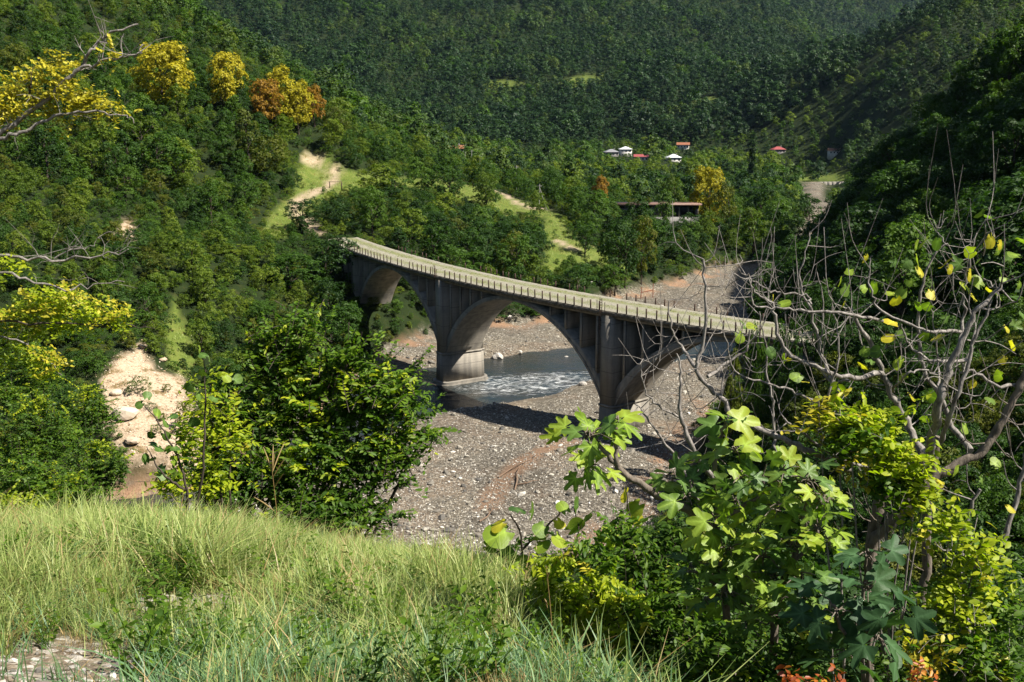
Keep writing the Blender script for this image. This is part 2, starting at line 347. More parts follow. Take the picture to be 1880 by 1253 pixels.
m_trk = 1 - sstep(0.7, 2.2, poly_dist(GX, GY, mtr, False) + 1.6 * fbm(GX / 4, GY / 4))
m_path = np.clip(m_path, 0, 1); m_near = 1 - sstep(12, 22, np.hypot(GX, GY))
acc = Acc(); ii, jj = np.meshgrid(np.arange(NTH - 1), np.arange(NRR - 1), indexing='ij')
acc.add(np.stack([GX, GY, GZ], -1), np.stack([ii * NRR + jj, (ii + 1) * NRR + jj, (ii + 1) * NRR + jj + 1, ii * NRR + jj + 1], -1).reshape(-1, 4))

t = NT('terrain'); P = t.pos()
n1 = t.noise(P, 0.35, 6, 0.65); n2 = t.noise(P, 3.0, 6, 0.7); n3 = t.noise(P, 0.05, 3)
nb = t.noise(P, 0.12, 4, 0.6)
floor = t.ramp(n1, [(0.3, (0.010, 0.017, 0.006)), (0.55, (0.018, 0.029, 0.008)), (0.75, (0.036, 0.038, 0.013))])
mead = t.ramp(n1, [(0.25, (0.062, 0.095, 0.018)), (0.5, (0.105, 0.14, 0.026)), (0.75, (0.165, 0.17, 0.045))])
vor = t.new('TexVoronoi'); vor.inputs['Scale'].default_value = 3.8; t.link(P, vor.inputs['Vector'])
stone = t.ramp(t.math('ADD', t.math('MULTIPLY', n2, 0.6), t.math('MULTIPLY', t.new('SeparateColor').outputs[0], 0)), [(0.2, (0.065, 0.056, 0.044)), (0.45, (0.135, 0.117, 0.090)), (0.6, (0.20, 0.177, 0.14)), (0.75, (0.32, 0.29, 0.24))])
sc2 = t.new('SeparateColor'); t.link(vor.outputs['Color'], sc2.inputs[0])
stv = t.ramp(sc2.outputs[0], [(0.0, (0.055, 0.050, 0.042)), (0.45, (0.150, 0.134, 0.108)), (0.8, (0.25, 0.226, 0.182)), (1.0, (0.58, 0.54, 0.46))])
mud = t.ramp(n2, [(0.3, (0.19, 0.115, 0.072)), (0.7, (0.29, 0.19, 0.125))])
grav = t.mix(t.math('MULTIPLY', t.ramp(nb, [(0.48, (0, 0, 0)), (0.60, (1, 1, 1))]), t.attr('muddy')), t.mix(0.5, stone, stv), mud)
scree = t.mix(t.ramp(t.noise(P, 0.45, 5, 0.65), [(0.52, (0, 0, 0)), (0.62, (1, 1, 1))]), t.ramp(n2, [(0.25, (0.24, 0.16, 0.10)), (0.5, (0.42, 0.32, 0.22)), (0.75, (0.56, 0.46, 0.34))]), t.ramp(n2, [(0.3, (0.10, 0.085, 0.03)), (0.7, (0.24, 0.16, 0.085))]))
path = t.ramp(n2, [(0.3, (0.27, 0.20, 0.13)), (0.7, (0.40, 0.32, 0.23))])
near = t.ramp(t.noise(P, 5.0, 5, 0.7), [(0.3, (0.030, 0.026, 0.014)), (0.55, (0.075, 0.075, 0.026)), (0.75, (0.13, 0.12, 0.045))])
v9 = t.new('TexVoronoi'); v9.inputs['Scale'].default_value = 26.0; t.link(P, v9.inputs['Vector']); s9 = t.new('SeparateColor'); t.link(v9.outputs['Color'], s9.inputs[0])
pebb = t.ramp(s9.outputs[1], [(0.0, (0.12, 0.09, 0.06)), (0.6, (0.22, 0.18, 0.13)), (1.0, (0.45, 0.42, 0.38))])
grav = t.mix(t.math('MULTIPLY', t.attr('wash'), 0.8), grav, mud); grav = t.mix(1.0, grav, t.ramp(t.noise(t.scalev(P, 1, 0.45, 1), 0.11, 5, 0.6, 0.8), [(0.3, (0.72, 0.70, 0.68)), (0.5, (0.96, 0.95, 0.93)), (0.7, (1.22, 1.17, 1.08))]), 'MULTIPLY')
c = t.mix(t.attr('near'), floor, near); c = t.mix(t.attr('meadow'), c, mead); c = t.mix(t.attr('gravel'), c, grav)
c = t.mix(t.attr('scree'), c, scree); c = t.mix(t.attr('path'), c, path); c = t.mix(t.attr('road'), c, pebb)
M['terrain'] = t.done(t.bsdf(c, 0.95, 0.1, t.math('ADD', n2, t.math('MULTIPLY', vor.outputs['Distance'], -0.5)), 0.7, 0.18))
me = acc.mesh('terrain', [M['terrain']], True)
for nm, a in (('gravel', m_grav), ('meadow', m_mead), ('scree', m_scr), ('path', m_path), ('road', np.clip(road, 0, 1)), ('near', m_near), ('muddy', m_mud), ('wash', np.clip(m_trk, 0, 1))):
    me.attributes.new(nm, 'FLOAT', 'POINT').data.foreach_set('value', a.astype(np.float32).ravel())
tag(mkobj('ground', me), 'valley ground with gravel river bed, meadows and wooded slopes', kind='structure')

# ---------------------------------------------------------------- water
xs = np.linspace(-76, 56, 330); ys = np.linspace(94, 214, 300); WX, WY = np.meshgrid(xs, ys, indexing='ij')
rap = np.exp(-(((WX - 3) / 15.0) ** 4 + ((WY - 161 - 0.25 * WX) / 9.5) ** 4)) + 0.35 * np.exp(-(((WX + 22) / 9.0) ** 2 + ((WY - 135) / 14.0) ** 2)) + 0.5*np.exp(-(((WX + 42) / 12.0) ** 2 + ((WY - 108) / 5.0) ** 2))
wzz = WZ + rap * 0.42 * fbm(WX / 1.1, WY / 0.7, 3) + 0.05 * fbm(WX / 0.8, WY / 0.8, 2)
dW = poly_dist(WX, WY, WATER) * np.where(in_poly(WX, WY, WATER), 1, -1); keep = dW > -6
acc = Acc(); nx, ny = WX.shape; ii, jj = np.meshgrid(np.arange(nx - 1), np.arange(ny - 1), indexing='ij')
q = np.stack([ii * ny + jj, (ii + 1) * ny + jj, (ii + 1) * ny + jj + 1, ii * ny + jj + 1], -1)[keep[:-1, :-1]]
acc.add(np.stack([WX, WY, wzz], -1), q)
t = NT('river_water'); P = t.pos()
fo = t.noise(t.scalev(P, 0.30, 0.95, 1), 1.0, 9, 0.80, 1.6); foam = t.math('SUBTRACT', t.math('ADD', fo, t.math('MULTIPLY', t.attr('rapid'), 0.25)), 0.715)
foam = t.math('MULTIPLY', t.math('MULTIPLY', foam, 7.0, True), t.ramp(t.noise(t.scalev(P, 1.2, 3.2, 1), 1.0, 5, 0.7, 0.8), [(0.40, (0.05, 0.05, 0.05)), (0.62, (1, 1, 1))]))
wb = t.noise(P, 1.6, 5, 0.6)
p1_ = t.bsdf(t.ramp(t.noise(P, 0.12, 3), [(0.35, (0.016, 0.028, 0.032)), (0.65, (0.034, 0.034, 0.030))]), 0.09, 0.16, wb, 0.45, 0.2)
p2_ = t.bsdf((0.72, 0.74, 0.74), 0.7, 0.2, fo, 0.8, 0.2)
ms = t.new('MixShader'); t.link(foam, ms.inputs[0]); t.link(p1_.outputs[0], ms.inputs[1]); t.link(p2_.outputs[0], ms.inputs[2])
M['water'] = t.done(ms)
me = acc.mesh('river', [M['water']], True); me.attributes.new('rapid', 'FLOAT', 'POINT').data.foreach_set('value', rap.astype(np.float32).ravel())
tag(mkobj('river', me), 'shallow mountain river with white rapids under the bridge', kind='structure')
# ---------------------------------------------------------------- bridge
t = NT('concrete'); P = t.pos()
st = t.noise(t.scalev(P, 1.0, 1.0, 0.09), 1.1, 4, 0.55); bl = t.noise(P, 0.45, 5, 0.6); fi = t.noise(P, 7.0, 4, 0.6)
sp = t.new('SeparateXYZ'); t.link(P, sp.inputs[0])
fr = t.math('FRACT', t.math('MULTIPLY', sp.outputs[2], 2.1)); line = t.math('LESS_THAN', fr, 0.10)
lift = t.math('LESS_THAN', t.math('FRACT', t.math('MULTIPLY', sp.outputs[2], 0.30)), 0.03)
c = t.ramp(t.math('ADD', t.math('MULTIPLY', st, 0.65), t.math('MULTIPLY', bl, 0.35)), [(0.28, (0.10, 0.093, 0.082)), (0.42, (0.19, 0.175, 0.150)), (0.56, (0.275, 0.25, 0.21)), (0.75, (0.38, 0.345, 0.29))])
c = t.mix(t.math('MULTIPLY', line, 0.10), c, (0.10, 0.09, 0.08)); c = t.mix(t.math('MULTIPLY', lift, 0.55), c, (0.07, 0.062, 0.054))
c = t.mix(t.math('MULTIPLY', fi, 0.25), c, (0.18, 0.165, 0.145))
M['concrete'] = t.done(t.bsdf(c, 0.9, 0.2, t.math('ADD', fi, t.math('MULTIPLY', line, -0.7)), 0.5, 0.05))
t = NT('deck_edge_concrete'); P = t.pos(); n = t.noise(P, 2.2, 6, 0.7)
M['deck_edge'] = t.done(t.bsdf(t.ramp(n, [(0.3, (0.05, 0.045, 0.038)), (0.55, (0.14, 0.125, 0.10)), (0.72, (0.28, 0.25, 0.21))]), 0.95, 0.1, n, 0.9, 0.15))
t = NT('track_bed'); P = t.pos(); n = t.noise(P, 1.3, 6, 0.7); n2 = t.noise(P, 9.0, 5, 0.7)
gv = t.ramp(n2, [(0.3, (0.15, 0.135, 0.105)), (0.5, (0.27, 0.25, 0.20)), (0.7, (0.42, 0.39, 0.32))])
gr = t.ramp(n2, [(0.3, (0.09, 0.115, 0.035)), (0.6, (0.19, 0.20, 0.08)), (0.8, (0.30, 0.28, 0.15))])
M['track'] = t.done(t.bsdf(t.mix(t.math('ADD', t.math('MULTIPLY', t.attr('lane'), 0.75), t.math('MULTIPLY', t.math('SUBTRACT', n, 0.5), 1.6), True), gv, gr), 0.95, 0.1, n2, 0.8, 0.12))
t = NT('rusty_iron'); P = t.pos(); n = t.noise(P, 14.0, 4, 0.6)
M['rust'] = t.done(t.bsdf(t.ramp(n, [(0.3, (0.030, 0.020, 0.016)), (0.7, (0.085, 0.048, 0.032))]), 0.75, 0.3, n, 0.4, 0.01))

EDGE = [(607, 445), (640, 461), (673, 470), (697, 476), (725, 486), (778.5, 501), (817, 511), (914, 531.5), (996, 548), (1039, 558), (1089, 570), (1157, 580.5), (1211, 589), (1274, 599), (1318.5, 606), (1370, 612)]
EP = np.array([onz(u, v, 15.0) for u, v in EDGE])[:, :2]
es = np.concatenate([[0], np.cumsum(np.hypot(*np.diff(EP, axis=0).T))])
cxp = np.polyfit(es, EP[:, 0], 3); cyp = np.polyfit(es, EP[:, 1], 3); SMAX = es[-1]
def bc(s):
    s = np.asarray(s, float); sc = np.clip(s, -4, SMAX + 1); ex = s - sc
    x, y = np.polyval(cxp, sc), np.polyval(cyp, sc); tx, ty = np.polyval(np.polyder(cxp), sc), np.polyval(np.polyder(cyp), sc)
    L = np.hypot(tx, ty); tx, ty = tx / L, ty / L
    return x + tx * ex, y + ty * ex, tx, ty
def bp(s, w, z):
    x, y, tx, ty = bc(s); w = np.asarray(w, float); return np.stack(np.broadcast_arrays(x - ty * w, y + tx * w, np.asarray(z, float)), -1)
ss = np.linspace(0, SMAX, 2000); uu, _ = proj(bp(ss, 0, 15.0))
def s_at(u): return float(np.interp(u, uu, ss))
sP1, sP2 = s_at(804.5), s_at(1114); SPAN = sP2 - sP1; sA1, sA2 = sP1 - SPAN, sP2 + SPAN
DW = 8.0
bridge = thing('railway_bridge', 'long curved concrete arch bridge crossing the gravel river bed', 'bridge', (0, 0, 0), 0)
def bbox(acc, s0, s1, w0, w1, z0, z1, mat=0, taper=0.0):
    tp = taper
    v = np.array([bp(s0 - tp, w0 - tp, z0), bp(s1 + tp, w0 - tp, z0), bp(s1 + tp, w1 + tp, z0), bp(s0 - tp, w1 + tp, z0), bp(s0, w0, z1), bp(s1, w0, z1), bp(s1, w1, z1), bp(s0, w1, z1)])
    acc.add(v, BOXF, mat)
def sweep(acc, prof_s, mat=0):          # prof_s: list of rings of equal length (closed loops)
    n = len(prof_s); k = len(prof_s[0]); v = np.array(prof_s).reshape(-1, 3)
    i, j = np.meshgrid(np.arange(n - 1), np.arange(k), indexing='ij'); j2 = (j + 1) % k
    acc.add(v, np.stack([i * k + j, (i + 1) * k + j, (i + 1) * k + j2, i * k + j2], -1).reshape(-1, 4), mat)
    if k == 4: acc.add(prof_s[0], [[0, 1, 2, 3]], mat); acc.add(prof_s[-1], [[3, 2, 1, 0]], mat)
SA, SB = sA1 - 15.0, sP2 + 35.5
# deck slab with a crumbling edge
acc = Acc(); rings = []
for s in np.arange(SA, SB, 0.4):
    j = rng.normal(0, 0.05, 4); rings.append([bp(s, -0.02 + j[0], 14.42 + 0.6 * j[1]), bp(s, DW + j[2], 14.42), bp(s, DW + j[2], 15.0), bp(s, 0.0 + j[3], 15.0 + 0.4 * j[1])])
sweep(acc, rings); acc.obj('deck', M['deck_edge'], bridge)
acc = Acc(); ws_ = np.linspace(0.12, DW - 0.12, 18); sv = np.arange(SA - 6, SB + 3, 0.35)
S_, W_ = np.meshgrid(sv, ws_, indexing='ij'); prof = 15.02 + 0.28 * np.sin(np.pi * W_ / DW) ** 0.8
Z_ = prof + 0.18 * fbm(S_ / 1.5, W_ / 0.9, 3) * np.minimum(1, np.minimum(W_, DW - W_))
Z_ += 0.20 * np.exp(-((W_ - 7.3) / 0.35) ** 2)
n_, k_ = S_.shape; i, j = np.meshgrid(np.arange(n_ - 1), np.arange(k_ - 1), indexing='ij')
acc.add(bp(S_, W_, Z_), np.stack([i * k_ + j, (i + 1) * k_ + j, (i + 1) * k_ + j + 1, i * k_ + j + 1], -1).reshape(-1, 4))
tb = acc.obj('track_bed', M['track'], bridge, True)
lane = np.exp(-((W_ - 1.9) / 0.9) ** 2) * 0.75 + np.exp(-((W_ - 5.4) / 1.1) ** 2) * 0.9
tb.data.attributes.new('lane', 'FLOAT', 'POINT').data.foreach_set('value', lane.astype(np.float32).ravel())
for w0, w1 in ((0.55, 0.95), (DW - 0.95, DW - 0.55)):
    acc = Acc(); sweep(acc, [[bp(s, w0, 14.08), bp(s, w1, 14.08), bp(s, w1, 14.425), bp(s, w0, 14.425)] for s in np.arange(sA1 - 9, SB, 0.8)]); acc.obj('edge_beam', M['concrete'], bridge)
# arches
ZC_, ZS = 13.62, 2.0; HALF = SPAN / 2 - 1.2; RISE = ZC_ - ZS; RAD = (HALF ** 2 + RISE ** 2) / (2 * RISE)
def intr(d): return ZC_ - RAD + np.sqrt(np.maximum(RAD ** 2 - d ** 2, 0))
AMAX = math.asin(HALF / RAD)
def arch_pt(a, off):                     # along-offset and height of a point of the ring
    return (RAD + off) * math.sin(a), ZC_ - RAD + (RAD + off) * math.cos(a)
def extr(d):
    a = math.asin(min(1, d / (RAD + 0.9))); return arch_pt(a, 0.62 + 0.75 * (abs(a) / AMAX) ** 1.5)[1]
for sc in (sA1 + SPAN / 2, sP1 + SPAN / 2, sP2 + SPAN / 2):
    acc = Acc(); rings = []
    for a in np.linspace(-AMAX, AMAX, 49):
        th = 0.62 + 0.75 * (abs(a) / AMAX) ** 1.5; d0, z0 = arch_pt(a, 0); d1, z1 = arch_pt(a, th); z1 = min(z1, 14.30)
        lim = SPAN / 2 - 0.95; d1 = max(-lim, min(lim, d1))
        rings.append([bp(sc + d0, 0.75, z0), bp(sc + d0, DW - 0.75, z0), bp(sc + d1, DW - 0.75, z1), bp(sc + d1, 0.75, z1)])
    sweep(acc, rings); ar = acc.obj('arch', M['concrete'], bridge)
    acc = Acc(); rings = []              # raised rim along the near edge of the ring
    for a in np.linspace(-AMAX, AMAX, 49):
        d0, z0 = arch_pt(a, 0.0); d1, z1 = arch_pt(a, 0.34); rings.append([bp(sc + d0, 0.66, z0 - 0.003), bp(sc + d0, 0.745, z0 - 0.003), bp(sc + d1, 0.745, z1), bp(sc + d1, 0.66, z1)])
    sweep(acc, rings); acc.obj('rim', M['concrete'], ar)
    for off in (2.5, 5.6, 8.7, 11.9):
        for sg in (-1, 1):
            d = SPAN / 2 - off; acc = Acc(); zb = extr(d + 0.25) - 0.45; s0 = sc + sg * d
            bbox(acc, s0 - 0.16, s0 + 0.16, 0.97, DW - 0.97, zb, 14.415)
            bbox(acc, s0 - 0.20, s0 + 0.20, 0.80, 0.968, zb + 0.1, 14.075)       # thickened front edge
            acc.obj('cross_wall', M['concrete'], bridge)
def rounded(acc, s0, w0, w1, hw, z0, z1, ex=0.0):
    ring = []
    for k in range(9): a = math.pi * (k / 8); ring.append((s0 - (hw) * math.cos(a), w0 - hw * 0.8 * math.sin(a)))
    for k in range(9): a = math.pi * (k / 8); ring.append((s0 + (hw) * math.cos(a), w1 + hw * 0.8 * math.sin(a)))
    n = len(ring); b = [bp(s, w, z0) for s, w in ring]; tp = [bp(s, w, z1) for s, w in ring]; ctr = [bp(s0, (w0 + w1) / 2, z1)]
    v = np.array(b + tp + ctr); acc.add(v, [(k, (k + 1) % n, n + (k + 1) % n, n + k) for k in range(n)]); acc.add(v, [(n + k, n + (k + 1) % n, 2 * n) for k in range(n)])
for s0, foot in ((sP1, -2.62), (sP2, -2.0)):
    acc = Acc(); bbox(acc, s0 - 1.05, s0 + 1.05, 0.10, DW - 0.10, 2.10, 14.416)
    bbox(acc, s0 - 1.42, s0 + 1.42, 0.72, DW - 0.72, foot + 0.02, 1.95, taper=0.12)
    bbox(acc, s0 - 1.08, s0 + 1.08, 0.06, DW - 0.06, foot + 0.02, 1.93, taper=0.10)
    pr = acc.obj('pier', M['concrete'], bridge)
    acc = Acc(); bbox(acc, s0 - 1.58, s0 + 1.58, 0.60, DW - 0.60, 1.95, 2.16); bbox(acc, s0 - 1.20, s0 + 1.20, -0.06, DW + 0.06, 1.94, 2.18); acc.obj('collar', M['concrete'], pr)
    acc = Acc(); rounded(acc, s0, 0.9, DW - 0.9, 2.25, -5.0, foot); rounded(acc, s0, 0.9, DW - 0.9, 2.45, -5.2, foot - 0.42); acc.obj('plinth', M['concrete'], pr)
for s0, dr in ((sA1, -1), (sA2, 1)):
    acc = Acc(); bbox(acc, s0 - 1.05, s0 + 1.05, 0.30, DW - 0.30, -3, 14.418)
    for k in range(3): bbox(acc, s0 + dr * (1.9 + 2.6 * k) - 0.25, s0 + dr * (1.9 + 2.6 * k) + 0.25, 0.55, DW - 0.6, 2, 14.076)
    a0, a1 = sorted((s0 + dr * 1.06, s0 + dr * 11)); bbox(acc, a0, a1, 1.3, DW - 1.3, 0, 14.41); acc.obj('abutment', M['concrete'], bridge)
# railing posts, copied one by one along both edges
acc = Acc(); box(acc, -0.075, 0.075, -0.06, 0.06, 0, 1.2); box(acc, -0.10, 0.10, -0.08, 0.08, -0.02, 0.05)
post_me = acc.mesh('railing_post', [M['rust']])
def post(s, w, hsc=1.0):
    x, y, tx, ty = bc(s); o = mkobj('railing_post', post_me, bridge); o.location = (x - ty * w, y + tx * w, 14.99)
    o.rotation_euler = (rng.normal(0, 0.03), rng.normal(0, 0.03), math.atan2(ty, tx)); o.scale = (1, 1, hsc)
s = SA + 1.0; k = 0
while s < SB - 0.5:
    if not any(abs(s - q) < 0.75 for q in (sP1, sP2, sA1)) and rng.random() > 0.05: post(s + rng.normal(0, 0.06), 0.10)
    s += 1.62
s = SA + 14
while s < SB - 0.5:
    if rng.random() > (0.55 if s < sP1 else 0.25): post(s + rng.normal(0, 0.08), DW - 0.08, 0.92)
    s += 1.75
for s0 in (sA1, sP1, sP2):
    acc = Acc()
    for ds, h0, h1_ in ((-0.45, 0.0, 1.35), (0.1, -2.6, 1.75), (0.42, -0.2, 1.7), (0.95, 0.0, 1.2)): tube(acc, [bp(s0 - 1.2 + ds, -0.16, 15 + h0), bp(s0 - 1.2 + ds + 0.05, -0.17, 15 + (h0 + h1_) / 2), bp(s0 - 1.2 + ds, -0.16, 15 + h1_)], 0.045, 5)
    for zz in (-1.9, -1.3, -0.7, 0.35, 0.75, 1.1, 1.45): tube(acc, [bp(s0 - 1.2 + 0.02, -0.16, 15 + zz), bp(s0 - 1.2 + 0.46, -0.16, 15 + zz + rng.normal(0, 0.05))], 0.03, 5)
    acc.obj('ladder', M['rust'], bridge)

# ---------------------------------------------------------------- village and other small structures
t = NT('plaster'); n = t.noise(t.pos(), 0.7, 4); M['plaster'] = t.done(t.bsdf(t.ramp(n, [(0.3, (0.42, 0.40, 0.37)), (0.7, (0.62, 0.60, 0.56))]), 0.9, 0.2))
t = NT('dark_wall'); n = t.noise(t.pos(), 0.7, 4); M['wall_dark'] = t.done(t.bsdf(t.ramp(n, [(0.3, (0.12, 0.115, 0.11)), (0.7, (0.22, 0.21, 0.20))]), 0.9, 0.2))
def roof_mat(nm, a, b):
    t = NT(nm); P = t.pos(); n = t.noise(P, 1.5, 4); sp = t.new('SeparateXYZ'); t.link(P, sp.inputs[0]); rb = t.math('FRACT', t.math('MULTIPLY', sp.outputs[0], 1.8))
    return t.done(t.bsdf(t.ramp(n, [(0.3, a), (0.7, b)]), 0.55, 0.4, rb, 0.5, 0.05))
M['roof_white'] = roof_mat('white_sheet_roof', (0.55, 0.57, 0.58), (0.78, 0.79, 0.79)); M['roof_grey'] = roof_mat('grey_sheet_roof', (0.17, 0.17, 0.18), (0.28, 0.28, 0.29))
M['roof_red'] = roof_mat('red_sheet_roof', (0.24, 0.055, 0.055), (0.34, 0.085, 0.08)); M['roof_orange'] = roof_mat('orange_tile_roof', (0.22, 0.085, 0.045), (0.32, 0.13, 0.07))
M['roof_brown'] = roof_mat('brown_tile_roof', (0.20, 0.085, 0.04), (0.30, 0.14, 0.07))
t = NT('window_glass'); M['glass'] = t.done(t.bsdf((0.02, 0.025, 0.03), 0.08, 0.6))
t = NT('window_frame'); M['frame'] = t.done(t.bsdf((0.62, 0.61, 0.58), 0.6, 0.3))
def house(name, label, u, v, Y, w, d, h, rh, wall, roof, rz=0.0, gable=False, storeys=1):
    p = at(u, v, Y); z = h1(p[0], p[1]); z = max(z, p[2] - 3.0)
    r = thing(name, label, 'house', (p[0], p[1], z), rz, 'houses in the village across the valley')
    acc = Acc(); box(acc, -w / 2, w / 2, -d / 2, d / 2, -4.0, h); acc.obj('wall', M[wall], r)
    acc = Acc(); ox = 0.7; rl = 0.0 if gable else min(d / 2, w / 2 - 0.6)
    v0 = [(-w / 2 - ox, -d / 2 - ox, h - 0.05), (w / 2 + ox, -d / 2 - ox, h - 0.05), (w / 2 + ox, d / 2 + ox, h - 0.05), (-w / 2 - ox, d / 2 + ox, h - 0.05), (-w / 2 - (ox if gable else 0) + rl, 0, h + rh), (w / 2 + (ox if gable else 0) - rl, 0, h + rh)]
    acc.add(v0, [(0, 1, 5, 4), (2, 3, 4, 5)]); acc.add(v0, [(1, 2, 5), (3, 0, 4)]); acc.add([(a, b, c_ + 0.02) for a, b, c_ in v0[:4]], [(3, 2, 1, 0)]); ro = acc.obj('roof', M[roof], r)
    acc = Acc(); box(acc, w * 0.2, w * 0.2 + 0.6, -0.3, 0.3, h + rh * 0.3, h + rh + 0.7); acc.obj('chimney', M['wall_dark'], ro)
    gm = Acc(); box(gm, -0.55, 0.55, -0.03, 0.03, 0, 1.4); gme = gm.mesh('window', [M['glass']])
    fm = Acc(); box(fm, -0.65, 0.65, -0.05, -0.032, -0.1, 0.0); box(fm, -0.65, 0.65, -0.05, -0.032, 1.4, 1.5); box(fm, -0.65, -0.55, -0.05, -0.032, 0, 1.4); box(fm, 0.55, 0.65, -0.05, -0.032, 0, 1.4); fme = fm.mesh('window_frame', [M['frame']])
    for k in range(storeys):
        n = max(2, int(w / 2.6))
        for i in range(n):
            o = mkobj('window', gme, r); o.location = (-w / 2 + (i + 0.5) * w / n, -d / 2 - 0.02, h - 2.3 - 2.9 * k); f = mkobj('window_frame', fme, o)
    acc = Acc(); box(acc, w / 2 - 1.4, w / 2 - 0.5, -d / 2 - 0.05, -d / 2 + 0.03, max(0, h - 2.9 * storeys), max(0, h - 2.9 * storeys) + 2.1); acc.obj('door', M['wall_dark'], r)
    return r
house('house', 'low house with grey hipped roof left of the white-roofed house', 1122, 287, 870, 11, 9, 3.6, 2.4, 'wall_dark', 'roof_grey', 0.15)
house('house', 'two-storey house with bright white hipped roof, the tallest in the village', 1148, 287, 880, 10, 9, 5.8, 2.2, 'plaster', 'roof_white', 0.05, storeys=2)
house('house', 'house with long crimson roof just right of the white two-storey house', 1177, 294, 830, 11, 7, 2.9, 1.9, 'plaster', 'roof_red', -0.1, True)
house('house', 'small house with white pyramid roof standing apart on the right of the crimson roof', 1236, 298, 800, 10, 9, 3.5, 2.6, 'plaster', 'roof_white', 0.1)
house('house', 'house with orange tiled roof half hidden among the trees above the village', 1254, 271, 950, 11, 8, 3.2, 2.2, 'plaster', 'roof_orange', -0.15, True)
house('house', 'house with pink red roof near the river field on the right', 1428, 281, 905, 11, 8, 3.0, 2.6, 'wall_dark', 'roof_red', 0.1)
house('house', 'house with dull red roof at the far right edge of the field', 1532, 295, 860, 11, 8, 3.6, 2.0, 'plaster', 'roof_brown', -0.1, True)
house('house', 'brown roofed house on the left beside the valley track', 836, 283, 500, 7.5, 6, 2.8, 1.6, 'wall_dark', 'roof_brown', 0.2, True)

# the abandoned long building with shrubs growing on its roof
p = at(1206, 397, 318); zb = h1(p[0], p[1])
ab = thing('ruined_building', 'long low abandoned concrete building with an overgrown flat roof', 'ruin', (p[0], p[1], zb), 0.02)
LB = 27.0
for nm, x0, x1, y0, y1, z0, z1 in (('floor_slab', -LB / 2, LB / 2, -0.5, 8, -3, 0.25), ('back_wall', -LB / 2 + .3, LB / 2 - .3, 7.2, 7.6, 0.25, 3.9), ('side_wall', -LB / 2 + .3, -LB / 2 + .7, 0.2, 7.2, 0.25, 3.9), ('side_wall', LB / 2 - .7, LB / 2 - .3, 0.2, 7.2, 0.25, 3.9)):
    acc = Acc(); box(acc, x0, x1, y0, y1, z0, z1); acc.obj(nm, M['wall_dark'], ab)
acc = Acc(); box(acc, -0.2, 0.2, -0.2, 0.2, 0.25, 3.9); pme = acc.mesh('column', [M['concrete']])
for k in range(10): o = mkobj('column', pme, ab); o.location = (-LB / 2 + 0.6 + k * (LB - 1.2) / 9, 0.4, 0)
for x0, x1 in ((-LB / 2 + 0.9, -7.5), (-4.2, 1.0)):
    acc = Acc(); box(acc, x0, x1, 0.32, 0.5, 0.25, 3.0); acc.obj('infill_wall', M['wall_dark'], ab)
acc = Acc(); box(acc, -LB / 2 - 0.6, LB / 2 + 0.6, -0.9, 8.2, 3.9, 4.45); acc.obj('roof', roof_mat('rust_roof', (0.13, 0.075, 0.055), (0.25, 0.15, 0.115)), ab)

def pole(u, v, Y, h, label, brace=False):
    p = at(u, v, Y); z = h1(p[0], p[1]); r = thing('utility_pole', label, 'pole', (p[0], p[1], z), 0.1, 'power line poles in the valley')
    acc = Acc(); tube(acc, [(0, 0, -1), (0, 0, h / 2), (0.05, 0, h)], [0.17, 0.14, 0.11], 8); acc.obj('post', M['pole'], r)
    acc = Acc(); box(acc, -0.8, 0.8, -0.06, 0.06, h - 0.7, h - 0.58); acc.obj('crossarm', M['pole'], r)
    if brace: acc = Acc(); tube(acc, [(2.6, 0, -0.6), (1.2, 0, h * 0.42), (0.1, 0, h * 0.85)], 0.12, 6); acc.obj('brace', M['pole'], r)
t = NT('grey_wood'); n = t.noise(t.scalev(t.pos(), 1, 1, .2), 6, 4); M['pole'] = t.done(t.bsdf(t.ramp(n, [(0.3, (0.20, 0.19, 0.175)), (0.7, (0.38, 0.37, 0.35))]), 0.85, 0.2))
pole(854, 297, 470, 12, 'grey utility pole beside the brown roofed house'); pole(866, 318, 430, 13, 'grey utility pole left of the meadow trees, second from the brown roof')
pole(881, 335, 390, 12, 'grey utility pole above the bend of the track'); pole(948, 358, 360, 11, 'grey utility pole standing right of the track bend')
pole(990, 386, 320, 8, 'low grey utility pole with a slanting brace near the lower track', True)

p = at(1189, 487, 240); z = h1(p[0], p[1])
fr_ = thing('pipe_frame', 'rusty red goal-like pipe frame on the bank beside the trees', 'frame', (p[0], p[1], z), 0.25)
t = NT('red_rust'); n = t.noise(t.pos(), 6, 4); M['red_rust'] = t.done(t.bsdf(t.ramp(n, [(0.3, (0.14, 0.04, 0.022)), (0.7, (0.26, 0.085, 0.05))]), 0.8, 0.2))
for nm, pts in (('upright', [(-1.5, 0, -1), (-1.5, 0, 1), (-1.5, 0, 2.9)]), ('upright', [(1.6, 0, -1), (1.6, 0, 1), (1.6, 0, 3.6)]), ('crossbar', [(-1.6, 0, 1.55), (0, 0, 1.75), (1.7, 0, 2.1)])):
    acc = Acc(); tube(acc, pts, 0.10, 7); acc.obj(nm, M['red_rust'], fr_)
p = at(617, 356, 268); z = h1(p[0], p[1])
sf = thing('wooden_frame', 'small dark wooden post-and-beam frame beside the path', 'frame', (p[0], p[1], z), 0.1)
for nm, b in (('post', (-1.7, -1.45, -.12, .12, -.5, 1.9)), ('post', (1.4, 1.7, -.12, .12, -.5, 1.8)), ('beam', (-1.8, 1.8, -.07, .07, 1.92, 2.02))):
    acc = Acc(); box(acc, *b); acc.obj(nm, M['rust'], sf)
a0, a1 = at(1462, 350, 705), at(1560, 355, 690); acc = Acc(); N = 12
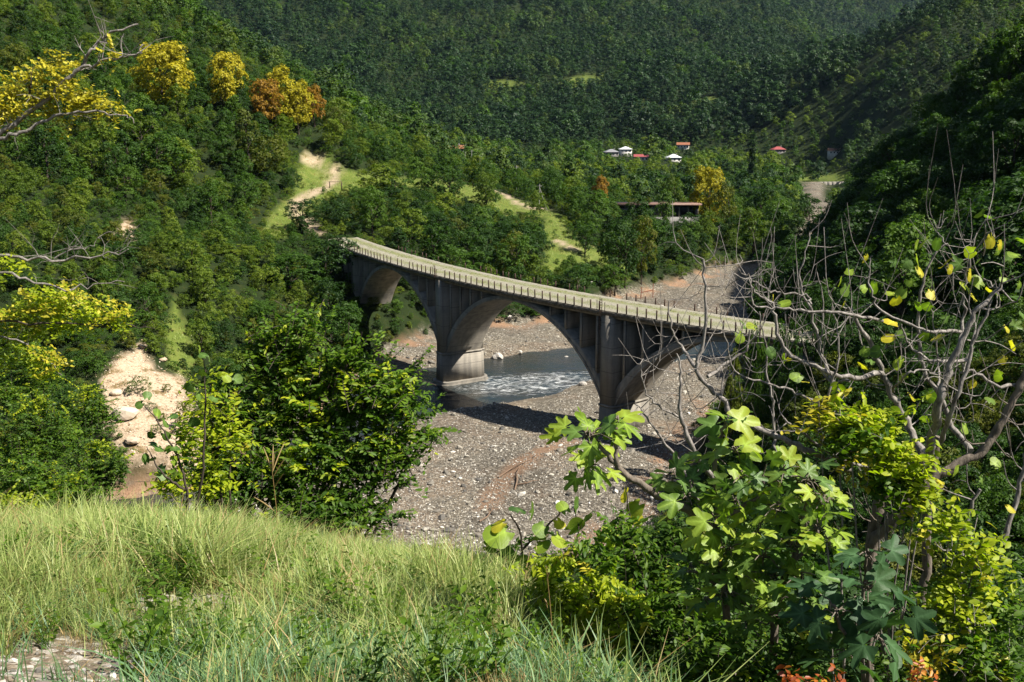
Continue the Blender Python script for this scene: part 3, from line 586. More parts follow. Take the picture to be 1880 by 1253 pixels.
for k in range(N):
    q0 = a0 + (a1 - a0) * k / N; q1 = a0 + (a1 - a0) * (k + 0.995) / N; z0 = min(h1(q0[0], q0[1]), h1(q1[0], q1[1]))
    acc.add([(q0[0], q0[1], z0 - 3), (q1[0], q1[1], z0 - 3), (q1[0], q1[1] + 5, z0 - 3), (q0[0], q0[1] + 5, z0 - 3), (q0[0], q0[1] + 1, 2.2 + .1 * k), (q1[0], q1[1] + 1, 2.3 + .1 * k), (q1[0], q1[1] + 5, 2.3 + .1 * k), (q0[0], q0[1] + 5, 2.2 + .1 * k)], BOXF)
tag(acc.obj('embankment_wall', M['concrete']), 'pale concrete embankment wall along the far river bend below the field', 'wall')

for k in range(9):
    hb_ = (rng.uniform(-LB / 2 + 1, LB / 2 - 1), rng.uniform(0.3, 6.5)); ROOFSHRUB = globals().setdefault('ROOFSHRUB', []); ROOFSHRUB.append((p[0] * 0 + ab.location.x + hb_[0], ab.location.y + hb_[1], ab.location.z + 4.4))
# ---------------------------------------------------------------- tree and bush prototypes
def frames(n):                            # random orthonormal pairs around given normals
    a = rng.normal(size=n.shape); a -= n * (a * n).sum(1)[:, None]; a /= np.linalg.norm(a, axis=1)[:, None] + 1e-9
    return a, np.cross(n, a)
def leaf_cards(acc, c, n, size, ratio=0.55, fold=0.0, rnd=None):
    a, b = frames(n); L = size[:, None]
    v = np.stack([c - a * L * 0.5, c + b * L * ratio * 0.5 + n * L * fold, c + a * L * 0.5, c - b * L * ratio * 0.5 + n * L * fold], 1)
    k = len(c); f = np.arange(k * 4).reshape(k, 4)
    acc.add(v.reshape(-1, 3), f, 0, rng.random(k) if rnd is None else rnd)
def crown_acc(seed, H, CR, base, lobes, per, leaf, shape='round', clumps=16, rough=0.45):
    rg = np.random.default_rng(seed); acc = Acc(); L = []; tilt = rg.normal(0, 0.08, 2)
    for k in range(lobes):
        f = (k + 0.5) / lobes; zz = base + (H - base) * (0.10 + 0.86 * f)
        if shape == 'round': prof = math.sin(math.pi * (0.12 + 0.80 * f)) ** 0.75
        elif shape == 'cone': prof = (1 - f) ** 0.8 + 0.12
        elif shape == 'column': prof = math.sin(math.pi * (0.10 + 0.85 * f)) ** 0.5
        else: prof = math.sin(math.pi * (0.35 + 0.6 * f)) ** 0.7
        a = k * 2.39996 + rg.normal(0, 0.45); rr = CR * prof * (0.20 + 0.66 * rg.random() ** 0.7)
        lr = CR * (0.24 + 0.24 * rg.random()) * (0.55 + 0.45 * prof)
        L.append((rr * math.cos(a) + tilt[0] * (zz - base), rr * math.sin(a) + tilt[1] * (zz - base), zz, lr))
    L = np.array(L)
    C = []; CN = []; CR_ = []
    for k, (x, y, z, lr) in enumerate(L):
        m = clumps; d = rg.normal(size=(m, 3)); d /= np.linalg.norm(d, axis=1)[:, None]; d[:, 2] = np.where(d[:, 2] < -0.25, -d[:, 2], d[:, 2])
        c = np.array([x, y, z]) + d * (lr * rg.uniform(0.62, 1.22, m))[:, None] * np.array([1, 1, 0.85])
        dd = np.linalg.norm((c[:, None] - L[None, :, :3]), axis=2) / L[None, :, 3]; dd[:, k] = 9; ok = (dd.min(1) > 0.70) & (c[:, 2] > base * 0.4)
        C.append(c[ok]); CN.append(d[ok]); CR_.append(np.full(ok.sum(), rg.random()))
    C = np.concatenate(C); CN = np.concatenate(CN); CR_ = np.concatenate(CR_); q = per; m = len(C)
    cs = (leaf * 1.25 * rg.uniform(0.65, 1.5, m)); cr = 0.5 * CR_ + 0.5 * rg.random(m)
    P = rg.normal(size=(m, q, 3)); P = P / np.linalg.norm(P, axis=2, keepdims=True) * rg.random((m, q, 1)) ** 0.4
    P -= CN[:, None] * (P * CN[:, None]).sum(2, keepdims=True) * 0.45          # flatten each clump into a spray
    P = P * cs[:, None, None] * np.array([1.0, 1.0, 0.8]); pos = (C[:, None] + P).reshape(-1, 3); nn = (CN[:, None] * 0.75 + P / cs[:, None, None] * 0.5).reshape(-1, 3) + rg.normal(0, rough, (m * q, 3)) + np.array([0, 0, 0.40])
    nn /= np.linalg.norm(nn, axis=1)[:, None]; r_ = np.clip(0.6 * np.repeat(cr, q) + 0.4 * rg.random(m * q), 0, 1)
    leaf_cards(acc, pos, nn, leaf * (0.55 + 0.7 * rg.random(m * q)), 0.58, 0.08, r_)
    return acc, L
def trunk_acc(seed, H, base, L, r0):
    rg = np.random.default_rng(seed + 900); acc = Acc(); top = base + (H - base) * 0.62
    tube(acc, smooth_path([(0, 0, -1.2), (rg.normal(0, .06), rg.normal(0, .06), base * 0.6), (rg.normal(0, .15), rg.normal(0, .15), base + (H - base) * .3), (rg.normal(0, .2), rg.normal(0, .2), top)], 3), np.linspace(r0 * 1.25, r0 * 0.25, 10), 7)
    for k in rg.choice(len(L), min(len(L), 7), replace=False):
        x, y, z, lr = L[k]; z0 = max(base * 0.8, min(top, z - 0.28 * (H - base)))
        tube(acc, smooth_path([(0, 0, z0), (x * .45, y * .45, z0 + (z - z0) * .55), (x * .9, y * .9, z)], 3), np.linspace(r0 * 0.5, r0 * 0.12, 7), 5, cap=False)
    return acc
COLS = ['leaf_dark', 'leaf_mid', 'leaf_light', 'leaf_olive', 'leaf_yellow', 'leaf_orange']
PROTO = {}                                # (kind, shape index, colour) -> (crown mesh, trunk mesh, height, crown radius)
def add_proto(kind, k, args, r0, cols):
    acc, L = crown_acc(*args); H, CRr, base = args[1], args[2], args[3]
    tr = trunk_acc(args[0], H, base, L, r0).mesh('trunk', [M['bark_dark']], True)
    cmesh = None
    for c in cols:
        if cmesh is None: cmesh = acc.mesh('crown', [M[c]]); me = cmesh
        else: me = cmesh.copy(); me.materials.clear(); me.materials.append(M[c])
        PROTO[(kind, k, c)] = (me, tr, H, CRr)
TREE_ARGS = [(1, 9.0, 3.6, 1.5, 17, 13, 0.40), (2, 9.0, 3.3, 1.8, 16, 13, 0.38, 'top'), (3, 9.0, 4.1, 1.2, 20, 13, 0.42), (4, 9.0, 3.0, 1.1, 16, 13, 0.38, 'cone'), (5, 9.0, 3.5, 1.0, 18, 12, 0.40, 'round', 18), (6, 9.0, 4.0, 1.8, 15, 14, 0.38, 'top', 18)]
for k, a in enumerate(TREE_ARGS): add_proto('tree', k, a, 0.22, COLS)
BUSH_ARGS = [(21, 3.2, 2.0, 0.1, 12, 11, 0.21), (22, 3.2, 2.3, 0.1, 14, 11, 0.22, 'round', 14), (23, 3.2, 1.7, 0.1, 11, 12, 0.20, 'cone')]
for k, a in enumerate(BUSH_ARGS): add_proto('bush', k, a, 0.06, ['leaf_dark', 'leaf_mid', 'leaf_light', 'leaf_olive'])
add_proto('dense', 0, (61, 9.0, 3.9, 0.9, 22, 14, 0.40, 'round', 26), 0.22, ['leaf_yellow', 'leaf_orange', 'leaf_olive'])
add_proto('dense', 1, (62, 9.0, 3.6, 1.0, 20, 14, 0.38, 'top', 26), 0.22, ['leaf_yellow', 'leaf_orange', 'leaf_olive'])
add_proto('poplar', 0, (31, 14.0, 1.5, 0.8, 26, 10, 0.5, 'column', 12), 0.25, ['leaf_dark'])
FAR = bpy.data.collections.new('far_tree_kinds')      # never linked to the scene: only instanced by the forest
k = 0
for seed, sh in ((41, 'round'), (42, 'round'), (43, 'top'), (44, 'cone'), (45, 'round'), (46, 'top')):
    for m in ('leaf_far', 'leaf_fardark', 'leaf_mid', 'leaf_light'):
        acc, L = crown_acc(seed, 10.0, 4.6 if sh != 'cone' else 3.8, 0.6, 8, 9, 1.05, sh, 8, 0.28); o = mkobj('far_tree_%02d' % k, acc.mesh('far_tree', [M[m]]), link=False); FAR.objects.link(o); k += 1
def kind_collection(name, keys):
    c = bpy.data.collections.new(name)
    for i, q in enumerate(keys): o = mkobj('%s_%02d' % (name, i), PROTO[q][0] if isinstance(q, tuple) else q, link=False); c.objects.link(o)
    return c
def scatter(name, label, coll, pts, rots, scl, idx, kind='stuff', parent=None):
    me = bpy.data.meshes.new(name); pts = np.asarray(pts, np.float32); me.vertices.add(len(pts)); me.vertices.foreach_set('co', pts.ravel())
    me.attributes.new('rot', 'FLOAT_VECTOR', 'POINT').data.foreach_set('vector', np.asarray(rots, np.float32).ravel())
    me.attributes.new('scl', 'FLOAT_VECTOR', 'POINT').data.foreach_set('vector', np.asarray(scl, np.float32).ravel())
    me.attributes.new('idx', 'INT', 'POINT').data.foreach_set('value', np.asarray(idx, np.int32))
    o = mkobj(name, me, parent); g = bpy.data.node_groups.new(name, 'GeometryNodeTree')
    g.interface.new_socket('Geometry', in_out='INPUT', socket_type='NodeSocketGeometry'); g.interface.new_socket('Geometry', in_out='OUTPUT', socket_type='NodeSocketGeometry')
    n = g.nodes; gi = n.new('NodeGroupInput'); go = n.new('NodeGroupOutput'); ip = n.new('GeometryNodeInstanceOnPoints'); ci = n.new('GeometryNodeCollectionInfo')
    ci.inputs['Collection'].default_value = coll; ci.inputs['Separate Children'].default_value = True; ci.inputs['Reset Children'].default_value = True
    def na(t, nm): q = n.new('GeometryNodeInputNamedAttribute'); q.data_type = t; q.inputs['Name'].default_value = nm; return [s for s in q.outputs if s.enabled and s.name == 'Attribute'][0]
    e2r = n.new('FunctionNodeEulerToRotation')
    g.links.new(gi.outputs[0], ip.inputs['Points']); g.links.new(ci.outputs[0], ip.inputs['Instance']); ip.inputs['Pick Instance'].default_value = True
    g.links.new(na('INT', 'idx'), ip.inputs['Instance Index']); g.links.new(na('FLOAT_VECTOR', 'rot'), e2r.inputs[0]); g.links.new(e2r.outputs[0], ip.inputs['Rotation']); g.links.new(na('FLOAT_VECTOR', 'scl'), ip.inputs['Scale'])
    g.links.new(ip.outputs[0], go.inputs[0]); md = o.modifiers.new('scatter', 'NODES'); md.node_group = g
    if label: tag(o, label)
    o['kind'] = kind
    return o

# ---------------------------------------------------------------- where trees may stand
def visible(x, y, ztop, margin=0.0):
    ok = np.ones(len(x), bool)
    for f in np.linspace(0.03, 0.985, 40):
        ok &= (CZ + (ztop - CZ) * f) > height(x * f, y * f, False) - margin
    return ok
def pixmask(u, v, polys):
    m = np.zeros(len(u), bool)
    for p in polys: m |= in_poly(u, v, p)
    return m
def near_paths(u, v):
    d = np.full(len(u), 1e9)
    for p in PATHS: d = np.minimum(d, poly_dist(u, v, p, False))
    return d
BCX, BCY, _, _ = bc(np.linspace(SA - 2, SB + 2, 80)); _q = bp(np.linspace(SA - 3, SB + 3, 80), DW / 2, 0.0); BLINE = list(zip(_q[:, 0], _q[:, 1]))
def darts(n, ymin, ymax, spacing, tmax=0.60, tmin=-0.60):
    """random positions, at least spacing(y) apart, spread evenly over the ground"""
    y = np.sqrt(rng.random(n) * (ymax ** 2 - ymin ** 2) + ymin ** 2); tt = tmin + rng.random(n) * (tmax - tmin); x = y * tt
    sp = spacing(y) if callable(spacing) else np.full(n, float(spacing)); cell = {}; keep = []; cs = sp.max()
    for i in range(n):
        ci, cj = int(x[i] // cs), int(y[i] // cs); ok = True
        for a in (-1, 0, 1):
            for b in (-1, 0, 1):
                for j in cell.get((ci + a, cj + b), ()):
                    if (x[i] - x[j]) ** 2 + (y[i] - y[j]) ** 2 < sp[i] ** 2: ok = False; break
                if not ok: break
            if not ok: break
        if ok: cell.setdefault((ci, cj), []).append(i); keep.append(i)
    return x[keep], y[keep]

# --- trees set one by one where the photograph shows them
TREES = []        # x, y, z, height, width scale, kind, shape, colour, label, group
def hero(u, vtop, Y, wpx, shape, colour, label, kind='tree', minh=2.0, group=None):
    p = at(u, vtop, Y); z = h1(p[0], p[1]) - 0.1; H = max(minh, p[2] - z); me, tr, H0, C0 = PROTO[(kind, shape, colour)]
    TREES.append((p[0], p[1], z, H / (H0 * 0.97), wpx * Y / FPX / 2 / (C0 * 1.05), kind, shape, colour, label, group))
hero(292, 88, 270, 118, 0, 'leaf_yellow', 'largest golden yellow tree on the left ridge, leftmost of the autumn row', 'dense')
hero(408, 104, 280, 76, 0, 'leaf_yellow', 'tall olive-gold tree standing alone between the two golden groups on the ridge', 'dense')
hero(503, 130, 294, 84, 1, 'leaf_yellow', 'yellow tree behind the rust-orange one on the left ridge', 'dense')
hero(480, 152, 286, 66, 0, 'leaf_orange', 'rust-orange round tree on the left ridge in front of a yellow one', 'dense')
hero(545, 156, 297, 58, 1, 'leaf_yellow', 'small yellow tree right of the rust-orange one on the ridge', 'dense')
hero(575, 162, 302, 46, 1, 'leaf_orange', 'last small orange-yellow tree at the right end of the ridge row', 'dense')
hero(450, 206, 250, 74, 3, 'leaf_olive', 'brownish dark pointed tree below the autumn row on the left slope')
hero(1075, 416, 258, 54, 0, 'leaf_mid', 'small round lone tree with a visible trunk beside the grassy track')
hero(1150, 418, 246, 78, 2, 'leaf_dark', 'broad dark tree right of the lone round tree, in front of an olive one')
hero(1180, 408, 252, 52, 4, 'leaf_olive', 'olive-yellow tree crowning behind the broad dark tree near the track')
hero(1100, 328, 326, 38, 1, 'leaf_orange', 'small orange tree left of the ruined building', 'dense')
hero(1305, 316, 326, 78, 0, 'leaf_yellow', 'large golden olive tree at the right end of the ruined building', 'dense')
hero(1340, 345, 318, 56, 2, 'leaf_olive', 'yellow-green tree right of the golden tree by the ruin')
hero(1225, 354, 306, 40, 4, 'leaf_mid', 'small green tree standing in front of the ruined building')
hero(1240, 328, 335, 44, 2, 'leaf_light', 'bright green tree rising just behind the ruined building')
hero(1383, 246, 620, 17, 0, 'leaf_dark', 'slim dark poplar rising above the village woods', 'poplar')
hero(552, 372, 226, 78, 0, 'leaf_dark', 'dark tree beside the left end of the bridge, next to the path')
hero(597, 440, 196, 96, 2, 'leaf_dark', 'dense dark tree covering the left end of the bridge from the front')
hero(528, 470, 186, 110, 4, 'leaf_mid', 'wide mid-green tree left of the tree that covers the bridge end')
hero(600, 520, 178, 84, 0, 'leaf_dark', 'dark tree in front of the left bridge abutment')
hero(430, 455, 190, 96, 5, 'leaf_light', 'yellow-green tree on the slope left of the bridge end')
hero(470, 555, 168, 100, 0, 'leaf_mid', 'tree on the lower slope left of the bridge abutment')
hero(560, 600, 165, 84, 2, 'leaf_mid', 'low tree at the foot of the slope left of the first arch')
hero(735, 498, 222, 86, 0, 'leaf_dark', 'dark tree seen through the left arch of the bridge')
hero(690, 560, 214, 60, 0, 'leaf_dark', 'dark bush at the foot of the left arch opening', 'bush')
hero(722, 570, 218, 66, 1, 'leaf_mid', 'bright bush seen under the left arch', 'bush')
hero(762, 560, 216, 60, 0, 'leaf_mid', 'bush beside the first pier under the left arch', 'bush')
hero(640, 575, 190, 70, 1, 'leaf_dark', 'dark bush at the foot of the bridge abutment', 'bush')
hero(880, 560, 212, 70, 0, 'leaf_mid', 'bush on the far bank seen left in the middle arch', 'bush')
hero(930, 552, 210, 80, 1, 'leaf_dark', 'bush on the far bank in the middle of the second arch', 'bush')
hero(975, 560, 213, 60, 2, 'leaf_mid', 'bush on the far bank seen right in the middle arch', 'bush')
hero(250, 700, 124, 56, 1, 'leaf_mid', 'green bush growing in the middle of the landslip', 'bush')
hero(335, 742, 117, 50, 0, 'leaf_olive', 'olive bush on the right side of the landslip', 'bush')
hero(300, 625, 138, 50, 1, 'leaf_light', 'yellowish bush at the grassy top of the landslip', 'bush')
hero(160, 665, 130, 80, 0, 'leaf_olive', 'olive shrub at the upper left edge of the landslip', 'bush')
hero(1392, 628, 104, 60, 1, 'leaf_mid', 'green bush at the foot of the right end of the bridge', 'bush')
hero(1440, 606, 101, 84, 0, 'leaf_mid', 'bush hiding the right end of the bridge deck, left of two', 'bush')
hero(1500, 590, 100, 96, 1, 'leaf_dark', 'dark bush hiding the right end of the bridge deck, right of two', 'bush')
hero(1345, 655, 108, 60, 2, 'leaf_olive', 'olive bush under the right arch of the bridge', 'bush')
hero(1500, 545, 116, 84, 2, 'leaf_dark', 'dark tree standing behind the right end of the deck')
hero(1560, 540, 112, 96, 0, 'leaf_dark', 'dark tree on the bank just right of the deck end')
hero(1150, 386, 300, 62, 2, 'leaf_dark', 'dark tree in front of the left part of the ruined building')
hero(1192, 388, 301, 50, 5, 'leaf_mid', 'tree in front of the ruined building, left of the centre tree')
hero(1272, 396, 303, 54, 0, 'leaf_dark', 'low dark tree in front of the right part of the ruined building')
hero(1430, 372, 330, 84, 0, 'leaf_mid', 'wide green tree on the river bend, right of the yellow-green one')
hero(1485, 366, 345, 76, 2, 'leaf_dark', 'last wide tree of the river bend before the shaded bank')
hero(1400, 352, 360, 70, 4, 'leaf_dark', 'dark tree on the river bend behind the wide green one')
hero(1130, 490, 240, 66, 5, 'leaf_mid', 'tree on the bank behind the deck, above the gravel bar')
hero(1060, 490, 226, 88, 4, 'leaf_dark', 'bushy dark tree behind the middle of the bridge deck')
hero(940, 420, 238, 92, 2, 'leaf_dark', 'large dark tree behind the bridge between the two piers')
hero(880, 408, 246, 84, 0, 'leaf_dark', 'dark tree behind the bridge over the second arch')
hero(800, 392, 250, 92, 4, 'leaf_dark', 'dark tree behind the bridge above the first pier')
hero(706, 350, 262, 96, 2, 'leaf_dark', 'broad dark tree below the meadow and behind the deck')
hero(690, 410, 236, 70, 5, 'leaf_light', 'yellow-green small tree just behind the deck near its left end')
hero(870, 465, 226, 70, 4, 'leaf_mid', 'mid-green tree close behind the deck, right of the first pier')
hero(985, 470, 226, 64, 3, 'leaf_light', 'light green small tree behind the deck where the grass begins')
HX = np.array([q[0] for q in TREES]); HY = np.array([q[1] for q in TREES])
# --- the woods of the near valley
NOTREE = MEADOWS[:3] + [SCREE, MEADOWS[6], [(1130, 372), (1290, 372), (1290, 425), (1130, 425)], [(640, 320), (560, 280), (540, 330), (600, 345)], [(215, 400), (255, 400), (265, 470), (215, 470)], [(480, 400), (520, 395), (530, 460), (470, 450)]]
x, y = darts(30000, 92, 430, lambda y: 4.3 + 0.006 * y); z = height(x, y); u, v = proj(np.stack([x, y, z], -1))
sdb_ = bed_mask(x, y); ok = (sdb_ < -2.0) & ~pixmask(u, v, NOTREE) & (near_paths(u, v) > 7) & (poly_dist(x, y, BLINE, False) > 7.0)
ok &= ~((y < 120) & (x > -30) & (x < 34)) & ~((x > 22) & (x < 47) & (y < 200) & (y > 92)) & (np.hypot(x[:, None] - HX, y[:, None] - HY).min(1) > 3.4)
ok &= ~((np.abs(x + 2) < 12) & (y < 212)) 
x, y, z, u, v = x[ok], y[ok], z[ok], u[ok], v[ok]
g = fbm(x / 28, y / 28, 3); bx = np.where(u > 1380, 1.28, 1.0)
Hh = (6.0 + 5.0 * rng.random(len(x)) ** 1.3 + 5 * g) * bx
low = pixmask(u, v + 0, [[(480, 460), (500, 380), (560, 300), (700, 300), (1010, 380), (1060, 420), (1200, 520), (960, 560), (850, 430), (700, 380)]]) & (rng.random(len(x)) < 0.35)
slope_l = (x < -38) & (y < 205); Hh[slope_l] *= 0.60; Hh[low] *= 0.5; Hh = np.maximum(Hh, 2.4)
# tops may not cover the track and meadows: shrink those that would
for _ in range(3):
    ut, vt = proj(np.stack([x, y, z + Hh], -1)); hid = pixmask(ut, vt + 4, MEADOWS[:3]) | (near_paths(ut, vt + 6) < 9) | in_poly(ut, vt, [(1130, 368), (1290, 368), (1290, 400), (1130, 400)]) | in_poly(ut, vt, [(1085, 420), (1045, 470), (1110, 480)])
    Hh[hid] *= 0.72
vs = visible(x, y, z + Hh * 0.9); x, y, z, Hh, u, v = x[vs], y[vs], z[vs], Hh[vs], u[vs], v[vs]
for i in range(len(x)):
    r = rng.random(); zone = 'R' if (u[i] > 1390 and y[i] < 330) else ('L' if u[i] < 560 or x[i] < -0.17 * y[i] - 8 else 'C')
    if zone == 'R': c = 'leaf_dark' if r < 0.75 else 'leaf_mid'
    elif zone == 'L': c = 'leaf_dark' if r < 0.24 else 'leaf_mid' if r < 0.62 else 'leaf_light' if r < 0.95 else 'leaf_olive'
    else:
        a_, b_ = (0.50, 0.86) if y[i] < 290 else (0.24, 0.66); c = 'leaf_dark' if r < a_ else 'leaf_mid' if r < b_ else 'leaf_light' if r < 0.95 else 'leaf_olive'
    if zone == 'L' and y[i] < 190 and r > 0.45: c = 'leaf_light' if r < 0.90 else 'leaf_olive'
    bushy = Hh[i] < 4.6; word = {'leaf_dark': 'dark green', 'leaf_mid': 'mid green', 'leaf_light': 'light yellow-green', 'leaf_olive': 'olive'}[c]
    size = 'tall' if Hh[i] > 9.5 else 'medium' if Hh[i] > 6 else 'low'; U, V = u[i], v[i]
    if zone == 'R': place = ('at the top right corner of the shaded bank' if V < 260 else 'on the shaded right bank above the bridge end' if V < 480 and U > 1640 else 'at the river edge of the shaded right bank' if U < 1560 else 'low on the shaded bank behind the bare branches')
    elif zone == 'L':
        place = ('at the left frame edge' if U < 170 else 'in the upper left, above the autumn row' if V < 190 else 'just below the autumn row' if V < 300 and U > 230 else 'around the wooded hollow left of the path' if V < 430 and U > 330 else 'near the upper earth scar' if V < 470 and U < 340 else 'beside the landslip' if V > 600 and U < 420 else 'on the left slope between earth scar and landslip' if U < 400 else 'on the slope left of the bridge end')
    else: place = ('close behind the left half of the deck' if y[i] < 300 and U < 800 else 'close behind the middle of the deck' if y[i] < 300 and U < 1010 else 'on the terrace right of the lone tree' if y[i] < 300 else 'above the meadow and track' if U < 950 else 'left of the ruined building' if U < 1130 else 'around the ruined building' if U < 1320 else 'on the river bend right of the ruin')
    shape_ = ('rounded', 'flat-topped', 'broad', 'pointed', 'loose', 'spreading')
    k = int(rng.integers(0, 6)); sc = Hh[i] / 9.0; lab = '%s %s %s tree %s' % (size, shape_[k], word, place)
    kd_ = 'tree'
    if bushy: k = k % 3; kd_ = 'bush'; sc = Hh[i] / 3.2; lab = '%s %s bush %s' % (('rounded', 'spreading', 'pointed')[k], word, place)
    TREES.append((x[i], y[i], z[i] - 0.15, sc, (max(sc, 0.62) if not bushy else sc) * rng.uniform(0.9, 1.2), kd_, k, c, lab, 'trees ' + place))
# the biggest 296 in view become objects with parts, the others one mass
app = np.array([q[3] * (9 if q[5] != 'bush' else 3.2) / q[1] * (3 if q[9] is None else 1) * (0.45 if 'right bank' in q[8] else 1) for q in TREES]); order = np.argsort(-app); NOBJ = 296
pools = {}; rest = []
for rank, i in enumerate(order):
    X, Y_, Z, sz, sw, kd, k, c, lab, grp = TREES[i]
    if rank < NOBJ:
        me, tr, H0, C0 = PROTO[(kd, k, c)]; rz = rng.random() * 6.28
        r = thing('poplar_tree' if kd == 'poplar' else 'bush' if kd == 'bush' else 'broadleaf_tree', lab, 'bush' if kd == 'bush' else 'tree', (X, Y_, Z), rz, grp); r.scale = (sw, sw, sz)
        mkobj('crown', me, r); mkobj('trunk', tr, r)
    else: rest.append(i)
keys = [q for q in PROTO if q[0] in ('tree', 'bush') and q[2] in ('leaf_dark', 'leaf_mid', 'leaf_light', 'leaf_olive')]; kc = kind_collection('wood_tree', keys)
def mass(name, label, sel):
    q = [TREES[i] for i in sel]; n = len(q)
    if n: scatter(name, label, kc, [(a[0], a[1], a[2]) for a in q], np.stack([np.zeros(n), np.zeros(n), rng.random(n) * 6.28], 1), [(a[4], a[4], a[3]) for a in q], [keys.index((a[5], a[6], a[7])) for a in q])
mass('left_wood', 'continuous wood covering the left hillside', [i for i in rest if TREES[i][0] < -0.1 * TREES[i][1]])
mass('right_wood', 'continuous dark wood on the shaded right bank', [i for i in rest if TREES[i][0] > 0.235 * TREES[i][1]])
mass('valley_wood', 'continuous wood on the valley floor beyond the bridge', [i for i in rest if -0.1 * TREES[i][1] <= TREES[i][0] <= 0.235 * TREES[i][1]])
print('near trees', len(TREES))

# --- low shrubs that fill the wood floor and the banks
x, y = darts(150000, 92, 540, lambda y: 1.25 + 0.0055 * y); z = height(x, y); u, v = proj(np.stack([x, y, z], -1)); sdb_ = bed_mask(x, y)
thin = pixmask(u, v, MEADOWS) | (near_paths(u, v) < 4); scr = pixmask(u, v, SCREES)
ok = (sdb_ < 0.2) & ~(thin & (rng.random(len(x)) < 0.80)) & ~(scr & (rng.random(len(x)) < 0.88)) & ((poly_dist(x, y, BLINE, False) > 5.6) | (z < 8.5)) & ~((y < 118) & (x > -30) & (x < 30)) & (np.abs(u - 1205) + np.abs(v - 396) > 60)
x, y, z, u, v = x[ok], y[ok], z[ok], u[ok], v[ok]; s = (0.38 + 0.62 * rng.random(len(x)) ** 1.5) * (1 + 0.6 * sstep(380, 440, y)); s = np.where(pixmask(u, v, MEADOWS + [SCREE]) | (near_paths(u, v - 8) < 12), s * 0.5, s); vs = visible(x, y, z + 2.0 * s); x, y, z, s, u, v = x[vs], y[vs], z[vs], s[vs], u[vs], v[vs]
bkeys = [('bush', k, c) for c in ('leaf_dark', 'leaf_mid', 'leaf_light', 'leaf_olive') for k in range(3)]; bcol = kind_collection('wood_shrub', bkeys)
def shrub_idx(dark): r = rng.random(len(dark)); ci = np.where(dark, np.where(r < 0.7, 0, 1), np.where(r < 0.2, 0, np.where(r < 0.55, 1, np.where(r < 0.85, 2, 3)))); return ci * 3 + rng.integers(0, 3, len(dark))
n = len(x); print('shrubs', n)
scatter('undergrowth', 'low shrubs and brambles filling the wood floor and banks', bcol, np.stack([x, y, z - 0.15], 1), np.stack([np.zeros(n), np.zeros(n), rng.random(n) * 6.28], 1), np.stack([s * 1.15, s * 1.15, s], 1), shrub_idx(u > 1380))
# --- the village woods and the forest on the mountain
x, y = darts(90000, 430, 1000, lambda y: 5.0 + 0.004 * y, 0.58, -0.58); x2, y2 = darts(130000, 1000, 2350, lambda y: 7.0 + 0.0022 * y, 0.57, -0.45); x3, y3 = darts(26000, 2350, 3600, 13, 0.56, 0.02)
x = np.concatenate([x, x2, x3]); y = np.concatenate([y, y2, y3]); z = height(x, y); u, v = proj(np.stack([x, y, z], -1)); keep = (u > -60) & (u < 1950) & (v > -30)
x, y, z, u, v = x[keep], y[keep], z[keep], u[keep], v[keep]
HOUSE_PX = [(1122, 287, 30), (1148, 286, 30), (1177, 294, 26), (1236, 298, 30), (1254, 271, 18), (1428, 281, 22), (1532, 295, 20), (836, 283, 26)]
ok = ~pixmask(u, v, MEADOWS) & (bed_mask(x, np.minimum(y, 760)) < -4) & (near_paths(u, v) > 5) & ~in_poly(u, v, [(1455, 338), (1570, 338), (1570, 372), (1455, 372)])
for hu, hv, hw in HOUSE_PX: ok &= ~((np.abs(u - hu) < hw * 0.62) & (v > hv - 2) & (v < hv + 5))
x, y, z, u, v = x[ok], y[ok], z[ok], u[ok], v[ok]; vs = visible(x, y, z + 9, np.where(y > 850, 30.0, 3.0)); x, y, z, u, v = x[vs], y[vs], z[vs], u[vs], v[vs]; n = len(x); print('far trees', n)
vil = y < 960; s = np.where(vil, 0.80, np.where(y > 2350, 2.0, 1.36)) * np.exp(rng.normal(0, 0.27, n)) * (1 + 0.9 * fbm(x / 90, y / 90, 3))
for hu, hv, hw in HOUSE_PX: s = np.where((np.abs(u - hu) < hw) & (v > hv) & (v < hv + 24), s * 0.55, s)
fd = fbm(x / 120, y / 120, 3) + 0.15 * rng.normal(size=n) + np.where(vil, -0.32, 0.04); sp_ = fbm(x / 75 + 9, y / 75, 3) + 0.10 * rng.normal(size=n); idx = rng.integers(0, 6, n) * 4 + np.where(fd > -0.06, 1, np.where(sp_ > np.where(vil, 0.0, 0.13), np.where(vil & (sp_ > 0.10), 3, 2), 0)); s = np.where(sp_ < -0.16, s * 0.62, s)
for nm, lab, sel in (('village_wood', 'broken woods and orchards around the village', vil), ('mountain_forest', 'broadleaf forest covering the mountain behind the valley', ~vil)):
    k = sel.sum(); scatter(nm, lab, FAR, np.stack([x, y, z - 0.4], 1)[sel], np.stack([np.zeros(k), np.zeros(k), rng.random(k) * 6.28], 1), np.stack([s * 1.05, s * 1.05, s], 1)[sel], idx[sel])
